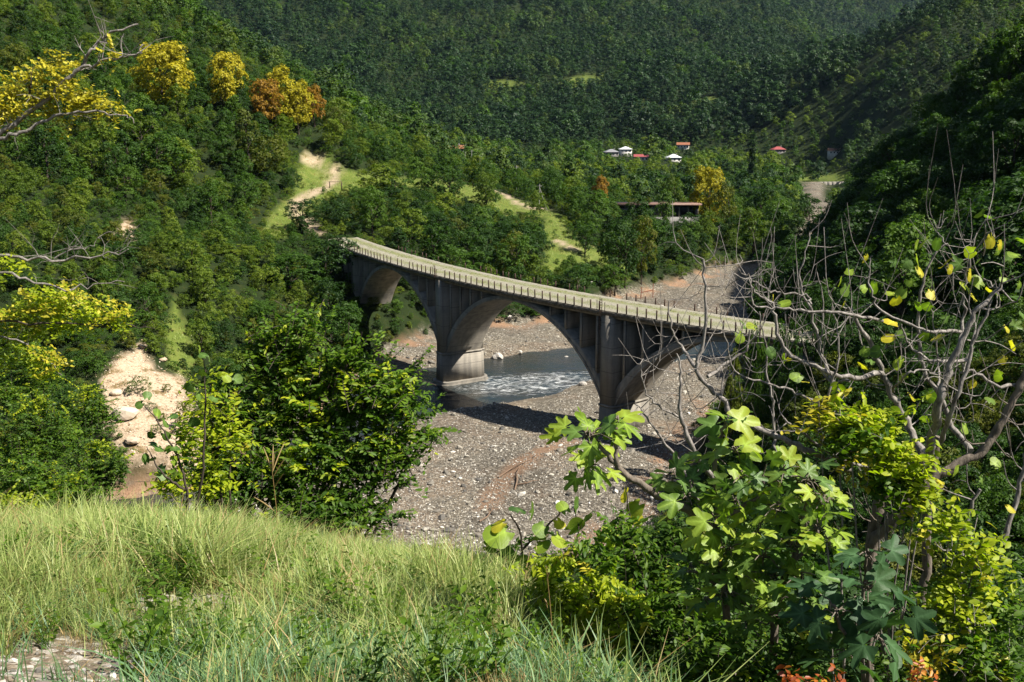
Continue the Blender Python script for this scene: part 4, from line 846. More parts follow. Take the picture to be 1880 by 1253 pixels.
# --- stones of the river bed
t = NT('river_stone'); oi = t.new('ObjectInfo'); c = t.ramp(oi.outputs['Random'], [(0.0, (0.09, 0.085, 0.078)), (0.35, (0.16, 0.145, 0.12)), (0.68, (0.26, 0.235, 0.19)), (0.88, (0.42, 0.39, 0.33)), (1.0, (0.64, 0.61, 0.55))])
M['stone'] = t.done(t.bsdf(c, 0.85, 0.2)); smesh = []
import bmesh
for k in range(6):
    bm = bmesh.new(); bmesh.ops.create_icosphere(bm, subdivisions=1, radius=0.5); rg = np.random.default_rng(70 + k); sc = rg.uniform(0.6, 1.1, 3) * np.array([1.15, 0.9, 0.6])
    for vv in bm.verts: f = rg.uniform(0.8, 1.15); vv.co = Vector((vv.co.x * sc[0] * f, vv.co.y * sc[1] * f, vv.co.z * sc[2] * f))
    me = bpy.data.meshes.new('stone'); bm.to_mesh(me); bm.free(); me.materials.append(M['stone']); smesh.append(me)
scol = kind_collection('bed_stone', smesh)
y = np.exp(rng.random(130000) * (math.log(270) - math.log(92)) + math.log(92)); x = y * rng.uniform(-0.40, 0.33, len(y)); sdb_ = bed_mask(x, y); wd = poly_dist(x, y, WATER) * np.where(in_poly(x, y, WATER), 1, -1)
cl = fbm(x / 11, y / 11, 3); u, v = proj(np.stack([x, y, height(x, y)], -1))
ok = (sdb_ > 0.5) & (((wd < 1.0) & (cl > -0.12)) | (rng.random(len(x)) < 0.04)) & (u > 240); x, y, wd = x[ok], y[ok], wd[ok]; n = len(x); z = height(x, y); print('stones', n)
s = 0.12 + 0.22 * rng.random(n) ** 2.2 + (rng.random(n) < 0.02) * rng.random(n) * 0.9; s = np.where((wd > -3), s * 1.35, s)
scatter('river_stones', 'loose grey and pale stones of the gravel bar', scol, np.stack([x, y, z + s * 0.06], 1), np.stack([rng.normal(0, .3, n), rng.normal(0, .3, n), rng.random(n) * 6.28], 1), np.stack([s, s, s], 1), rng.integers(0, 6, n))
x = rng.uniform(-62, -30, 9000); y = rng.uniform(104, 142, 9000); z = height(x, y); u, v = proj(np.stack([x, y, z], -1)); ok = poly_dist(u, v, SCREE) * np.where(in_poly(u, v, SCREE), 1, -1) > -6 + 10 * rng.normal(size=9000); x, y, z = x[ok], y[ok], z[ok]; n = len(x); s = 0.10 + 0.30 * rng.random(n) ** 3
t = NT('scree_stone'); oi = t.new('ObjectInfo'); M['scree_stone'] = t.done(t.bsdf(t.ramp(oi.outputs['Random'], [(0.0, (0.26, 0.17, 0.10)), (0.5, (0.44, 0.34, 0.24)), (1.0, (0.60, 0.51, 0.40))]), 0.9, 0.15))
sm2 = []
for me in smesh: m2 = me.copy(); m2.materials.clear(); m2.materials.append(M['scree_stone']); sm2.append(m2)
scatter('scree_stones', 'loose pale rubble on the landslip', kind_collection('scree_stone', sm2), np.stack([x, y, z], 1), rng.normal(0, .5, (n, 3)), np.stack([s, s, s], 1), rng.integers(0, 6, n))
# boulders that can be told apart
BOUL = [(913, 653, -2.6, 1.9, 'largest pale boulder in the rapids beside the second arch'), (1040, 650, -2.6, 1.2, 'pale boulder at the far edge of the water, right end'), (960, 575, -1.5, 1.5, 'white boulder on the far bank under the middle arch'), (935, 592, -2, 1.3, 'white rock at the foot of the far bank bushes'),
        (1010, 680, -2.9, 1.0, 'dark rounded rock in the stream below the bridge'), (1070, 705, -2.4, 1.1, 'pale rock on the near water edge by the second pier'), (1086, 468, 9, .9, 'white rock at the bend of the grassy track')]
t = NT('pale_boulder'); n_ = t.noise(t.pos(), 2.5, 5, 0.65); M['boulder'] = t.done(t.bsdf(t.ramp(n_, [(0.3, (0.25, 0.22, 0.19)), (0.7, (0.52, 0.49, 0.44))]), 0.85, 0.2, n_, 0.6, 0.1))
def boulder_mesh(seed):
    bm = bmesh.new(); bmesh.ops.create_icosphere(bm, subdivisions=2, radius=0.5); rg = np.random.default_rng(seed); w = rg.normal(size=(5, 3))
    for vv in bm.verts:
        f = 1 + sum(0.10 * math.sin(4 * float(np.dot(q, vv.co)) + i) for i, q in enumerate(w)); vv.co = Vector((vv.co.x * f * 1.15, vv.co.y * f, vv.co.z * f * 0.7))
    me = bpy.data.meshes.new('boulder'); bm.to_mesh(me); bm.free(); me.materials.append(M['boulder']); return me
for k, (u_, v_, zz, sz, lab) in enumerate(BOUL):
    p = onz(u_, v_, zz); o = mkobj('boulder', boulder_mesh(k)); o.location = (p[0], p[1], h1(p[0], p[1]) + sz * 0.18); o.scale = (sz, sz, sz); o.rotation_euler = (0, 0, k * 1.3); tag(o, lab, 'boulder', 'boulders along the river')
SCR = [(232, 770, 2.3, 'big pale boulder on the left of the landslip'), (215, 725, 1.3, 'orange-tinted rock at the upper left edge of the landslip'), (262, 640, 1.2, 'whitish rock at the top of the landslip'), (243, 815, 1.4, 'pale rock at the lower left of the landslip'), (300, 665, 1.0, 'grey rock right of the landslip top')]
for k, (u_, v_, sz, lab) in enumerate(SCR):
    p = march(u_, v_, 60); o = mkobj('boulder', boulder_mesh(20 + k)); o.data.materials[0] = M['scree_stone']; o.location = (p[0], p[1], p[2] + sz * 0.15); o.scale = (sz * 1.2, sz, sz * 0.9); o.rotation_euler = (0.2, 0, k * 1.1); tag(o, lab, 'boulder', 'rocks on the landslip')

for k, (rx_, ry_, rz_) in enumerate(ROOFSHRUB):
    me, tr, H0, C0 = PROTO[('bush', k % 3, ('leaf_olive', 'leaf_light')[k % 2])]; r = thing('roof_shrub', '%s shrub growing on the flat roof of the ruined building' % ('olive', 'light green')[k % 2], 'shrub', (rx_, ry_, rz_), k * 1.7, 'shrubs on the roof of the ruin'); r.scale = (0.5, 0.5, 0.42 + 0.1 * (k % 3)); mkobj('crown', me, r); mkobj('trunk', tr, r)
t = NT('driftwood'); n_ = t.noise(t.scalev(t.objco(), 1, 1, 3), 6, 4, 0.6); M['drift'] = t.done(t.bsdf(t.ramp(n_, [(0.3, (0.10, 0.065, 0.042)), (0.7, (0.24, 0.17, 0.12))]), 0.9, 0.15))
for k, (u0, v0, u1, v1, lab) in enumerate([(915, 880, 975, 848, 'longest brown driftwood branch on the gravel below the shadow'), (945, 905, 955, 862, 'upright-leaning short driftwood stick left of the fig leaves'), (880, 960, 920, 940, 'driftwood branch near the grass edge, partly behind the leaves'), (950, 892, 990, 886, 'thin flat driftwood stick below the longest branch'), (700, 885, 722, 870, 'small driftwood stick beside the big bush')]):
    a = march(u0, v0, 60); b = march(u1, v1, 60); o = mkobj('driftwood', None); o.location = a; tag(o, lab, 'driftwood', 'driftwood on the gravel bar'); d = b - a; L = np.linalg.norm(d); rg = np.random.default_rng(k); acc = Acc()
    tube(acc, smooth_path([(0, 0, .1), d * .35 + rg.normal(0, .12, 3) + (0, 0, .25), d * .7 + rg.normal(0, .1, 3) + (0, 0, .3), d + (0, 0, .2)], 4), np.linspace(0.11, 0.03, 13), 6); acc.obj('stem', M['drift'], o, True)
    acc = Acc(); tube(acc, smooth_path([d * .4 + (0, 0, .2), d * .55 + (rg.normal(0, .4), rg.normal(0, .4), .5), d * .6 + (rg.normal(0, .9), rg.normal(0, .9), .4)], 3), [.05, .045, .04, .035, .03, .02, .012], 5); acc.obj('twig', M['drift'], o, True)
# ---------------------------------------------------------------- leaf shapes for the plants close to the camera
L8V = np.array([(0, 0, 0), (.33, .21, .035), (.33, -.21, .035), (.70, .17, .01), (.70, -.17, .01), (1, 0, -.12), (.33, 0, -.02), (.70, 0, -.045)], np.float32)
L8T = np.array([(0, 6, 1), (0, 2, 6), (7, 5, 3), (7, 4, 5)]); L8Q = np.array([(6, 7, 3, 1), (6, 2, 4, 7)])
L4V = np.array([(0, 0, 0), (.45, .25, .05), (1, 0, -.06), (.45, -.25, .05), (.45, 0, -.03)], np.float32); L4T = np.array([(0, 4, 1), (4, 2, 1), (0, 3, 4), (3, 2, 4)])
def unit(a): return a / (np.linalg.norm(a, axis=-1, keepdims=True) + 1e-9)
def add_leaves(acc, P, D, N, S, big=True, rnd=None, width=1.0, mat=0):
    X = unit(D); Z = unit(N - X * (N * X).sum(1)[:, None]); Y = np.cross(Z, X); T = (L8V if big else L4V) * np.array([1, width, 1]); S = S[:, None, None]
    V = P[:, None] + S * (T[None, :, 0:1] * X[:, None] + T[None, :, 1:2] * Y[:, None] + T[None, :, 2:3] * Z[:, None]); k, m = V.shape[:2]
    off = (np.arange(k) * m)[:, None, None]; rnd = rng.random(k) if rnd is None else rnd; base = acc.n
    if big:
        acc.add(V.reshape(-1, 3), (L8T[None] + off).reshape(-1, 3), mat, np.repeat(rnd, 4)); f = (L8Q[None] + off).reshape(-1, 4) + base
        acc.f[4].append(f); acc.m[4].append(np.full(len(f), mat, np.int32)); acc.r[4].append(np.repeat(rnd, 2).astype(np.float32))
    else: acc.add(V.reshape(-1, 3), (L4T[None] + off).reshape(-1, 3), mat, np.repeat(rnd, 4))
def twig(wood, leaves, p0, p1, rg, leaf, n, r0, droop=0.25, big=True, start=0.25, width=1.0, rnd0=None, rspread=0.5, wig=0.05, flat=0.7):
    """an arching twig from p0 to p1 with alternate leaves along its outer part"""
    p0 = np.asarray(p0, float); p1 = np.asarray(p1, float); L = np.linalg.norm(p1 - p0); mid = (p0 + p1) / 2 + rg.normal(0, wig * L, 3) + np.array([0, 0, droop * L * 0.35])
    t = np.linspace(0, 1, 6)[:, None]; path = (1 - t) ** 2 * p0 + 2 * t * (1 - t) * mid + t * t * p1
    if wood is not None: tube(wood, path, np.linspace(r0, r0 * 0.3, 6), 4, cap=False)
    if n <= 0: return
    s = np.linspace(start, 1, n) + rg.normal(0, 0.3 / n, n); s = np.clip(s, 0, 1)[:, None]
    P = (1 - s) ** 2 * p0 + 2 * s * (1 - s) * mid + s * s * p1; T = unit(2 * (1 - s) * (mid - p0) + 2 * s * (p1 - mid)); up = np.array([0, 0, 1.0])
    side = unit(np.cross(T, up)) * np.where(np.arange(n) % 2, 1, -1)[:, None]
    D = T * 0.55 + side * 0.85 + rg.normal(0, 0.22, (n, 3)) + np.array([0, 0, -0.18]); N = up[None] * flat + rg.normal(0, 0.42, (n, 3)) + np.array([0.2, -0.1, 0])
    r = rg.random(n) * rspread + (rg.random() if rnd0 is None else rnd0) * (1 - rspread)
    add_leaves(leaves, P, D, N, leaf * rg.uniform(0.65, 1.15, n), big, r, width)
def px(u, v, Y): return at(u, v, Y)
def plant(name, label, cat, base, blobs, leaf, mats, seed, nleaf=14, tw=0.5, r0=0.03, big=True, width=1.0, bark='bark_dark', group=None, droop=0.3, stems=None, foliage_name='foliage', hang=False, keep=0.86, dens=1.0):
    """a shrub: stems from the base into soft clumps (u, v, Y, rx px, rz px, twigs), each clump filled with leafy twigs"""
    rg = np.random.default_rng(seed); base = np.asarray(base, float); r = thing(name, label, cat, base, 0, group); wood = Acc(); leaves = [Acc() for _ in mats]
    for bi, bl in enumerate(blobs):
        u, v, Y, rx, rz, n = bl[:6]; mi = bl[6] if len(bl) > 6 else 0; c = px(u, v, Y) - base; sx, sz = rx * Y / FPX, rz * Y / FPX; sy = (sx + sz) / 2 * 0.8
        st = np.array([rg.normal(0, 0.08), rg.normal(0, 0.08), -0.3]); limb = smooth_path([st, st * 0.5 + c * 0.45 + rg.normal(0, 0.08, 3) + np.array([0, 0, 0.1]), c + np.array([0, 0, sz * 0.4])], 5, 0.012, seed + bi)
        tube(wood, limb, np.linspace(r0, r0 * 0.35, len(limb)), 6)
        for k in range(int(n * dens)):
            d = unit(rg.normal(size=3)); rad = rg.random() ** 0.45; e = c + d * rad * np.array([sx, sy, sz]); q = limb[rg.integers(len(limb) // 2, len(limb))]
            o = e - c; h = unit(o * np.array([1, 1, 0.5]) + np.array([0, 0, -0.25 if hang else 0.25]) + rg.normal(0, 0.35, 3)); p0 = e - h * tw * rg.uniform(0.6, 1.1); p0 = p0 * 0.8 + (q * 0.2 + p0 * 0.0 + c * 0.0) if np.linalg.norm(q - p0) < tw * 2.5 else p0
            m = mi if rg.random() < keep else rg.integers(0, len(mats))
            twig(wood if rg.random() < 0.6 else None, leaves[m], p0, e, rg, leaf, nleaf, r0 * 0.14, droop, big, 0.12, width)
    wood.obj('stem', M[bark], r, True)
    for a, m in zip(leaves, mats):
        if a.n: o = a.obj(foliage_name, M[m], r); o['kind'] = 'stuff'
    return r
M['nl_dark'] = leaf_mat('shrub_leaf_dark', [(0.018, 0.045, 0.010), (0.040, 0.085, 0.014), (0.085, 0.140, 0.018)], 0.42, 0.5, 0.25, 0.0)
M['nl_mid'] = leaf_mat('shrub_leaf_mid', [(0.026, 0.064, 0.010), (0.058, 0.115, 0.014), (0.115, 0.18, 0.018)], 0.44, 0.5, 0.25, 0.0)
M['nl_lime'] = leaf_mat('shrub_leaf_lime', [(0.10, 0.150, 0.012), (0.20, 0.255, 0.018), (0.31, 0.34, 0.024)], 0.46, 0.5, 0.25, 0.0)
M['nl_gold'] = leaf_mat('shrub_leaf_gold', [(0.20, 0.19, 0.022), (0.32, 0.30, 0.036), (0.42, 0.38, 0.06)], 0.42, 0.45, 0.35, 0.0, (1.1, 1.1, 0.5))
M['nl_red'] = leaf_mat('shrub_leaf_red', [(0.10, 0.02, 0.012), (0.24, 0.06, 0.018), (0.32, 0.16, 0.02)], 0.35, 0.45, 0.35, 0.0, (1.2, 0.9, 0.6))
def gz(u, v, Y, dz=0.0): p = px(u, v, Y); p[2] = h1(p[0], p[1]) + dz; return p

# the broad green shrub left of centre
plant('hornbeam_bush', 'big dense green bush with small pointed leaves behind the grass edge, left of centre', 'bush', gz(560, 960, 14.2), [(545, 610, 14.4, 50, 50, 40, 1), (520, 690, 14.2, 85, 75, 90), (470, 780, 14.0, 80, 90, 80), (585, 760, 14.0, 100, 90, 120, 1), (680, 720, 13.8, 80, 75, 95, 1), (745, 740, 13.8, 48, 70, 55, 1),
      (640, 840, 13.6, 120, 85, 130), (520, 870, 13.4, 110, 80, 110), (620, 930, 13.2, 100, 55, 90), (715, 820, 13.6, 60, 60, 55, 1), (430, 880, 13.4, 80, 60, 60), (640, 660, 14.0, 40, 30, 18, 1), (700, 940, 13.4, 36, 28, 14), (400, 930, 13.0, 70, 40, 46), (400, 800, 14.0, 55, 70, 50), (420, 720, 14.2, 40, 50, 26, 1), (380, 860, 13.6, 50, 50, 40), (560, 960, 12.8, 120, 40, 70), (500, 640, 14.2, 60, 50, 50, 1), (600, 680, 14.2, 60, 50, 50, 1), (780, 800, 13.8, 26, 24, 14, 1)], 0.105, ['nl_dark', 'nl_mid', 'nl_lime'], 101, 17, 0.55, 0.05, keep=0.62, dens=1.3)
plant('yellowing_shrub', 'thin yellow-green shrub between the landslip and the big green bush', 'shrub', gz(390, 930, 12.6), [(385, 730, 12.8, 60, 60, 40), (350, 800, 12.4, 50, 60, 40), (420, 790, 12.6, 45, 60, 36), (320, 880, 12.2, 50, 40, 36), (390, 870, 12.4, 55, 50, 40)], 0.10, ['nl_lime', 'nl_mid', 'nl_gold'], 102, 10, 0.45, 0.025)
hb = bpy.data.objects['hornbeam_bush']; hbp = np.array(hb.location); rg = np.random.default_rng(4); wa, la = Acc(), Acc()
for (u, v, u2, v2) in [(530, 640, 540, 552), (560, 640, 575, 565), (500, 650, 488, 585), (610, 690, 640, 640), (680, 680, 706, 612), (690, 690, 728, 636), (720, 700, 782, 648), (740, 720, 778, 668), (760, 770, 808, 738), (640, 680, 668, 620), (470, 700, 452, 640), (720, 900, 756, 872), (700, 950, 742, 946), (760, 810, 800, 800), (590, 620, 606, 575)]:
    for j in range(3): twig(wa, la, px(u + rg.normal(0, 9), v, 14.0) - hbp, px(u2 + rg.normal(0, 10), v2 + rg.normal(0, 8), 14.0 + rg.normal(0, .2)) - hbp, rg, 0.10, 17, 0.006, 0.15, True, 0.05)
tag(wa.obj('twig', M['bark_dark'], hb, True), kind='stuff'); tag(la.obj('shoot_foliage', M['nl_mid'], hb), kind='stuff')
# low bushes at the left edge, on the near slope
for k, (bu, bv, bY, rx, rz, n, lab) in enumerate([(60, 800, 21, 95, 90, 130, 'dark leafy bush at the left edge above the grass'), (170, 860, 20, 75, 60, 90, 'bush beside the grass edge, right of the dark one at the left edge'), (40, 690, 24, 80, 60, 90, 'dark ivy-leaved bush under the yellow branches at the left edge'), (150, 760, 23, 70, 60, 80, 'mid-green bush left of the landslip'), (60, 890, 17, 90, 45, 90, 'light green bush right behind the grass at the far left')]):
    plant('bush', lab, 'bush', gz(bu, bv, bY), [(bu, bv, bY, rx, rz, int(n * 1.9), 0), (bu - 30, bv + 40, bY - .6, rx * .8, rz * .7, n, 1), (bu + 35, bv - 5, bY + .3, rx * .6, rz * .7, int(n * .7), 1), (bu + 10, bv - rz * .6, bY + .2, rx * .5, rz * .4, int(n * .4), 2)], 0.078, ['nl_dark', 'nl_mid', 'nl_lime'] if k != 4 else ['nl_mid', 'nl_lime', 'nl_dark'], 110 + k, 20, 0.6, 0.03, False, 1.1)

# the roadside tree that reaches in from the left with yellow leaves
tb_ = np.array([-8.6, 11.6, h1(-8.6, 11.6)]); lt = thing('yellow_leaved_tree', 'roadside tree reaching in from the left with bare grey boughs and bright yellow leaves', 'tree', tb_); rg = np.random.default_rng(5)
acc = Acc(); tube(acc, smooth_path([(0, 0, -0.5), (0.15, 0, 1.6), (-0.1, 0.1, 3.4), (0.1, 0, 5.2), (0.2, 0.1, 7.0)], 4), np.linspace(0.21, 0.10, 17), 10); acc.obj('trunk', M['bark_dark'], lt, True)
def bough(pts, r0, r1, bark, ntw, twl, parent, base, nm='branch', up=0.8):
    r0 *= 0.44; r1 *= 0.55; P = smooth_path([px(*q) - base for q in pts], 5, 0.016, int(abs(pts[0][1]))); acc = Acc(); tube(acc, P, np.linspace(r0, r1, len(P)), 8)
    for k in range(ntw):
        i = rg.integers(3, len(P)); d = unit(rg.normal(0, 0.7, 3) + np.array([0.35, 0, up])); l = twl * rg.uniform(0.4, 1.2); q = P[i] + d * l + np.array([0, 0, 0.1 * l]); m = (P[i] + q) / 2 + rg.normal(0, 0.12 * l, 3)
        tube(acc, smooth_path([P[i], m, q], 3), np.linspace(r1 * 0.75, r1 * 0.2, 7), 4, cap=False)
        for _ in range(2): e = m + unit(d + rg.normal(0, 0.7, 3)) * l * 0.5; tube(acc, [m, (m + e) / 2 + rg.normal(0, .03 * l, 3), e], [r1 * 0.35, r1 * .25, r1 * 0.12], 4, cap=False)
    acc.obj(nm, M[bark], parent, True); return P
YB = 11.0
A = bough([(-220, 400, 11.4), (-60, 292, 11.2), (0, 245, YB), (62, 200, YB), (110, 158, YB), (146, 124, YB), (172, 84, YB), (205, 60, YB), (258, 40, YB)], 0.085, 0.016, 'bark_grey', 10, 0.5, lt, tb_)
bough([(146, 126, YB), (185, 114, YB), (222, 106, YB - .1), (250, 98, YB - .1), (262, 84, YB - .1)], 0.038, 0.012, 'bark_grey', 8, 0.45, lt, tb_)
B = bough([(-220, 420, 11.4), (-60, 280, 11.1), (0, 256, 10.9), (45, 240, 10.9), (100, 216, 10.9), (160, 205, 10.8), (225, 214, 10.8), (246, 222, 10.8)], 0.062, 0.010, 'bark_grey', 8, 0.35, lt, tb_)
bough([(58, 205, YB), (56, 165, YB), (62, 145, YB)], 0.028, 0.010, 'bark_dark', 3, 0.4, lt, tb_)
bough([(-230, 500, 11.4), (-40, 468, 11), (0, 472, 10.8), (60, 473, 10.8), (130, 476, 10.8), (190, 468, 10.8), (237, 460, 10.8)], 0.055, 0.010, 'bark_grey', 16, 0.42, lt, tb_)
bough([(-230, 490, 11.4), (-40, 488, 11), (0, 498, 10.6), (60, 517, 10.6), (110, 531, 10.6), (160, 527, 10.6), (228, 518, 10.6)], 0.05, 0.008, 'bark_grey', 7, 0.35, lt, tb_)
bough([(100, 475, 10.8), (135, 458, 10.8), (165, 455, 10.8), (182, 436, 10.8)], 0.02, 0.006, 'bark_grey', 5, 0.25, lt, tb_)
bough([(-200, 640, 11), (0, 620, 10.6), (60, 650, 10.6), (120, 690, 10.5)], 0.03, 0.008, 'bark_grey', 3, 0.3, lt, tb_); bough([(-200, 590, 11), (0, 590, 10.6), (120, 596, 10.6), (240, 602, 10.6), (285, 604, 10.6)], 0.035, 0.006, 'bark_dark', 7, 0.3, lt, tb_)
fa, fb = Acc(), Acc()
for (u, v, Y, rx, rz, n, a) in [(60, 150, 11.2, 55, 32, 46, fa), (130, 165, 11.1, 60, 40, 62, fa), (175, 190, 11.0, 45, 22, 40, fa), (25, 185, 11.2, 45, 38, 56, fa), (90, 200, 11.1, 70, 30, 60, fa), (110, 122, 11.1, 40, 22, 22, fa), (215, 100, 10.9, 22, 10, 8, fa), (228, 205, 10.9, 24, 10, 9, fa), (0, 210, 11.1, 30, 30, 30, fa), (140, 100, 11.1, 25, 18, 7, fa),
      (120, 560, 10.8, 80, 30, 62, fb), (60, 590, 10.8, 70, 36, 60, fb), (215, 580, 10.7, 50, 30, 30, fb), (20, 640, 10.8, 40, 40, 40, fb), (95, 670, 10.6, 40, 30, 30, fb), (150, 590, 10.8, 55, 28, 40, fb), (90, 545, 10.7, 50, 18, 20, fb), (20, 490, 10.7, 40, 16, 16, fb)]:
    c = px(u, v, Y) - tb_
    for k in range(n):
        e = c + unit(rg.normal(size=3)) * rg.random() ** 0.5 * np.array([rx, (rx + rz) * 0.4, rz]) * Y / FPX; h = unit(np.array([0.7, 0, 0.1]) + rg.normal(0, 0.5, 3)); twig(a if False else None, a, e - h * 0.24, e, rg, 0.058, 10, 0.003, 0.25, False, 0.0, 1.3)
for a, m, l in ((fa, 'nl_gold', 'bright yellow leaves'), (fb, 'nl_lime', 'yellow-green leaves')): o = a.obj('foliage', M[m], lt); o['kind'] = 'stuff'; o['label'] = l + ' on the left-hand boughs'
fc = Acc()
for (u, v, Y, rx, rz, n) in [(120, 555, 10.7, 85, 26, 34), (50, 585, 10.7, 60, 26, 26), (95, 665, 10.5, 35, 24, 16), (215, 575, 10.6, 40, 22, 16)]:
    c = px(u, v, Y) - tb_
    for k in range(n): e = c + unit(rg.normal(size=3)) * rg.random() ** 0.5 * np.array([rx, 30, rz]) * Y / FPX; h = unit(np.array([0.7, 0, 0.1]) + rg.normal(0, 0.5, 3)); twig(None, fc, e - h * 0.24, e, rg, 0.058, 9, 0.003, 0.25, False, 0.0, 1.3)
o = fc.obj('foliage', M['nl_gold'], lt); o['kind'] = 'stuff'

# ---------------------------------------------------------------- big single leaves (fig, ovate) that are parts of their plants
def broad_leaf(name, lobes, seed, mat):
    rg = np.random.default_rng(seed); NA = 33; th = np.linspace(-2.6, 2.6, NA); pk = {5: [0, 0.80, -0.80, 1.65, -1.65], 3: [0, 0.92, -0.92], 1: [0]}[lobes]; r = np.zeros(NA); vein = np.zeros(NA)
    for p in pk:
        w = (0.30 if lobes == 5 else 0.40) if lobes > 1 else 1.35; amp = (0.80 if p == 0 else 0.72 if abs(p) < 1 else 0.56) * rg.uniform(0.9, 1.08); q = (th - p) / w; r = np.maximum(r, amp * np.exp(-np.abs(q) ** 3.0 * 0.6)); vein = np.maximum(vein, np.exp(-((th - p) / 0.11) ** 2))
    r = np.maximum(r, (0.40 if lobes > 1 else 0.38)) * rg.uniform(0.97, 1.03, NA)
    V = [(0.12, 0.0, 0.0)] + [(q * math.cos(a) + 0.12, q * math.sin(a), -0.24 * q * q + 0.05 * math.sin(a * 3 + seed) - 0.05 * ve) for a, q, ve in zip(th, r, vein)]; vv = [1.0] + list(vein * 0.75); acc = Acc()
    acc.add(V, [(0, 1 + i, 2 + i) for i in range(NA - 1)])
    tube(acc, [(-0.28, 0, -0.06), (-0.1, 0, -0.012), (0.12, 0, -0.004)], [0.014, 0.011, 0.008], 3, cap=False); me = acc.mesh(name, [mat], True)
    at_ = me.attributes.new('vein', 'FLOAT', 'POINT'); d = np.zeros(len(me.vertices), np.float32); d[:len(vv)] = vv; d[len(vv):] = 1; at_.data.foreach_set('value', d); return me
def fig_mat(name, cols, trans, rough=0.42):
    t = NT(name); oi = t.new('ObjectInfo'); n = len(cols); nz = t.noise(t.objco(), 9, 4, 0.6)
    f = t.math('ADD', t.math('MULTIPLY', oi.outputs['Random'], 0.75), t.math('MULTIPLY', nz, 0.25)); col = t.ramp(f, [(i / (n - 1) * .8 + .1, c) for i, c in enumerate(cols)]); ve = t.math('POWER', t.attr('vein'), 3.0)
    col = t.mix(t.math('MULTIPLY', ve, 0.7), col, tuple(min(1, c * 2.2 + 0.03) for c in cols[1])); p = t.bsdf(col, rough, 0.25, nz, 0.25, 0.01); tr = t.new('BsdfTranslucent'); t.link(t.mix(1.0, col, (1.25, 1.45, 0.45), 'MULTIPLY'), tr.inputs['Color'])
    ms = t.new('MixShader'); ms.inputs[0].default_value = trans; t.link(p.outputs[0], ms.inputs[1]); t.link(tr.outputs[0], ms.inputs[2]); return t.done(ms)
M['fig_y'] = fig_mat('fig_leaf_lime', [(0.10, 0.175, 0.020), (0.18, 0.26, 0.026), (0.28, 0.33, 0.030)], 0.38); M['fig_m'] = fig_mat('fig_leaf_green', [(0.045, 0.095, 0.022), (0.08, 0.145, 0.026), (0.12, 0.185, 0.028)], 0.32)
M['fig_d'] = fig_mat('fig_leaf_dark', [(0.022, 0.058, 0.020), (0.034, 0.082, 0.026), (0.050, 0.105, 0.030)], 0.30, 0.52); M['fig_Y'] = fig_mat('fig_leaf_yellow', [(0.36, 0.33, 0.022), (0.45, 0.40, 0.03), (0.52, 0.42, 0.03)], 0.42)
FIG = {c: [broad_leaf('fig_leaf', lb, 200 + i, M['fig_' + c]) for i, lb in enumerate((5, 5, 3, 3, 3))] for c in 'ymdY'}
OVA = {c: [broad_leaf('round_leaf', 1, 220 + i, M['fig_' + c]) for i in range(3)] for c in 'ymdY'}
def put_leaf(parent, mesh, p, base, d, n, size, rg):
    x = unit(np.asarray(d, float)); z = unit(n - x * np.dot(n, x)); y = np.cross(z, x); o = mkobj('leaf', mesh, parent); m = Matrix(((x[0], y[0], z[0]), (x[1], y[1], z[1]), (x[2], y[2], z[2])))
    o.rotation_mode = 'QUATERNION'; o.rotation_quaternion = m.to_quaternion(); o.location = p - base; s = size * rg.uniform(0.85, 1.12); o.scale = (s, s * rg.uniform(0.85, 1.05), s); return o
def leaf_cluster(parent, base, u, v, Y, spread, n, pxs, col, kinds, rg, twigs=None, stem=None):
    c = px(u, v, Y)
    for k in range(int(n * 1.2 + 0.5) if col != 'd' else n):
        a = k * 2.4 + rg.random() * 0.9; rad = spread * (0.25 + 0.75 * rg.random()); q = px(u + rad * math.cos(a), v + rad * 0.8 * math.sin(a), Y + rg.normal(0, 0.12)); S = pxs * Y / FPX * (0.62 if col == 'd' else 0.80)
        d = np.array([math.cos(a), rg.normal(0, 0.55), -0.55 * math.sin(a) - 0.15]); nn = np.array([0.40, -0.45, 0.85]) + rg.normal(0, 0.38, 3); cc = col if rg.random() < 0.72 else 'ymy'[rg.integers(0, 3)] if col != 'd' else 'd'
        put_leaf(parent, kinds[cc][rg.integers(0, len(kinds[cc]))], q, base, d, nn, S, rg)
        if twigs is not None: e = q - base - unit(d) * S * 0.26; s0 = c - base; tube(twigs, [s0 + rg.normal(0, .012, 3), (s0 + e) / 2 + np.array([0, 0, 0.02]), e], [0.005, 0.004, 0.003], 4, cap=False)
rg = np.random.default_rng(77); FB = np.array([1.55, 5.7, h1(1.55, 5.7)])
fig = thing('fig_tree', 'fig tree with large lobed lime-green leaves at the lower right, beside the grass', 'tree', FB)
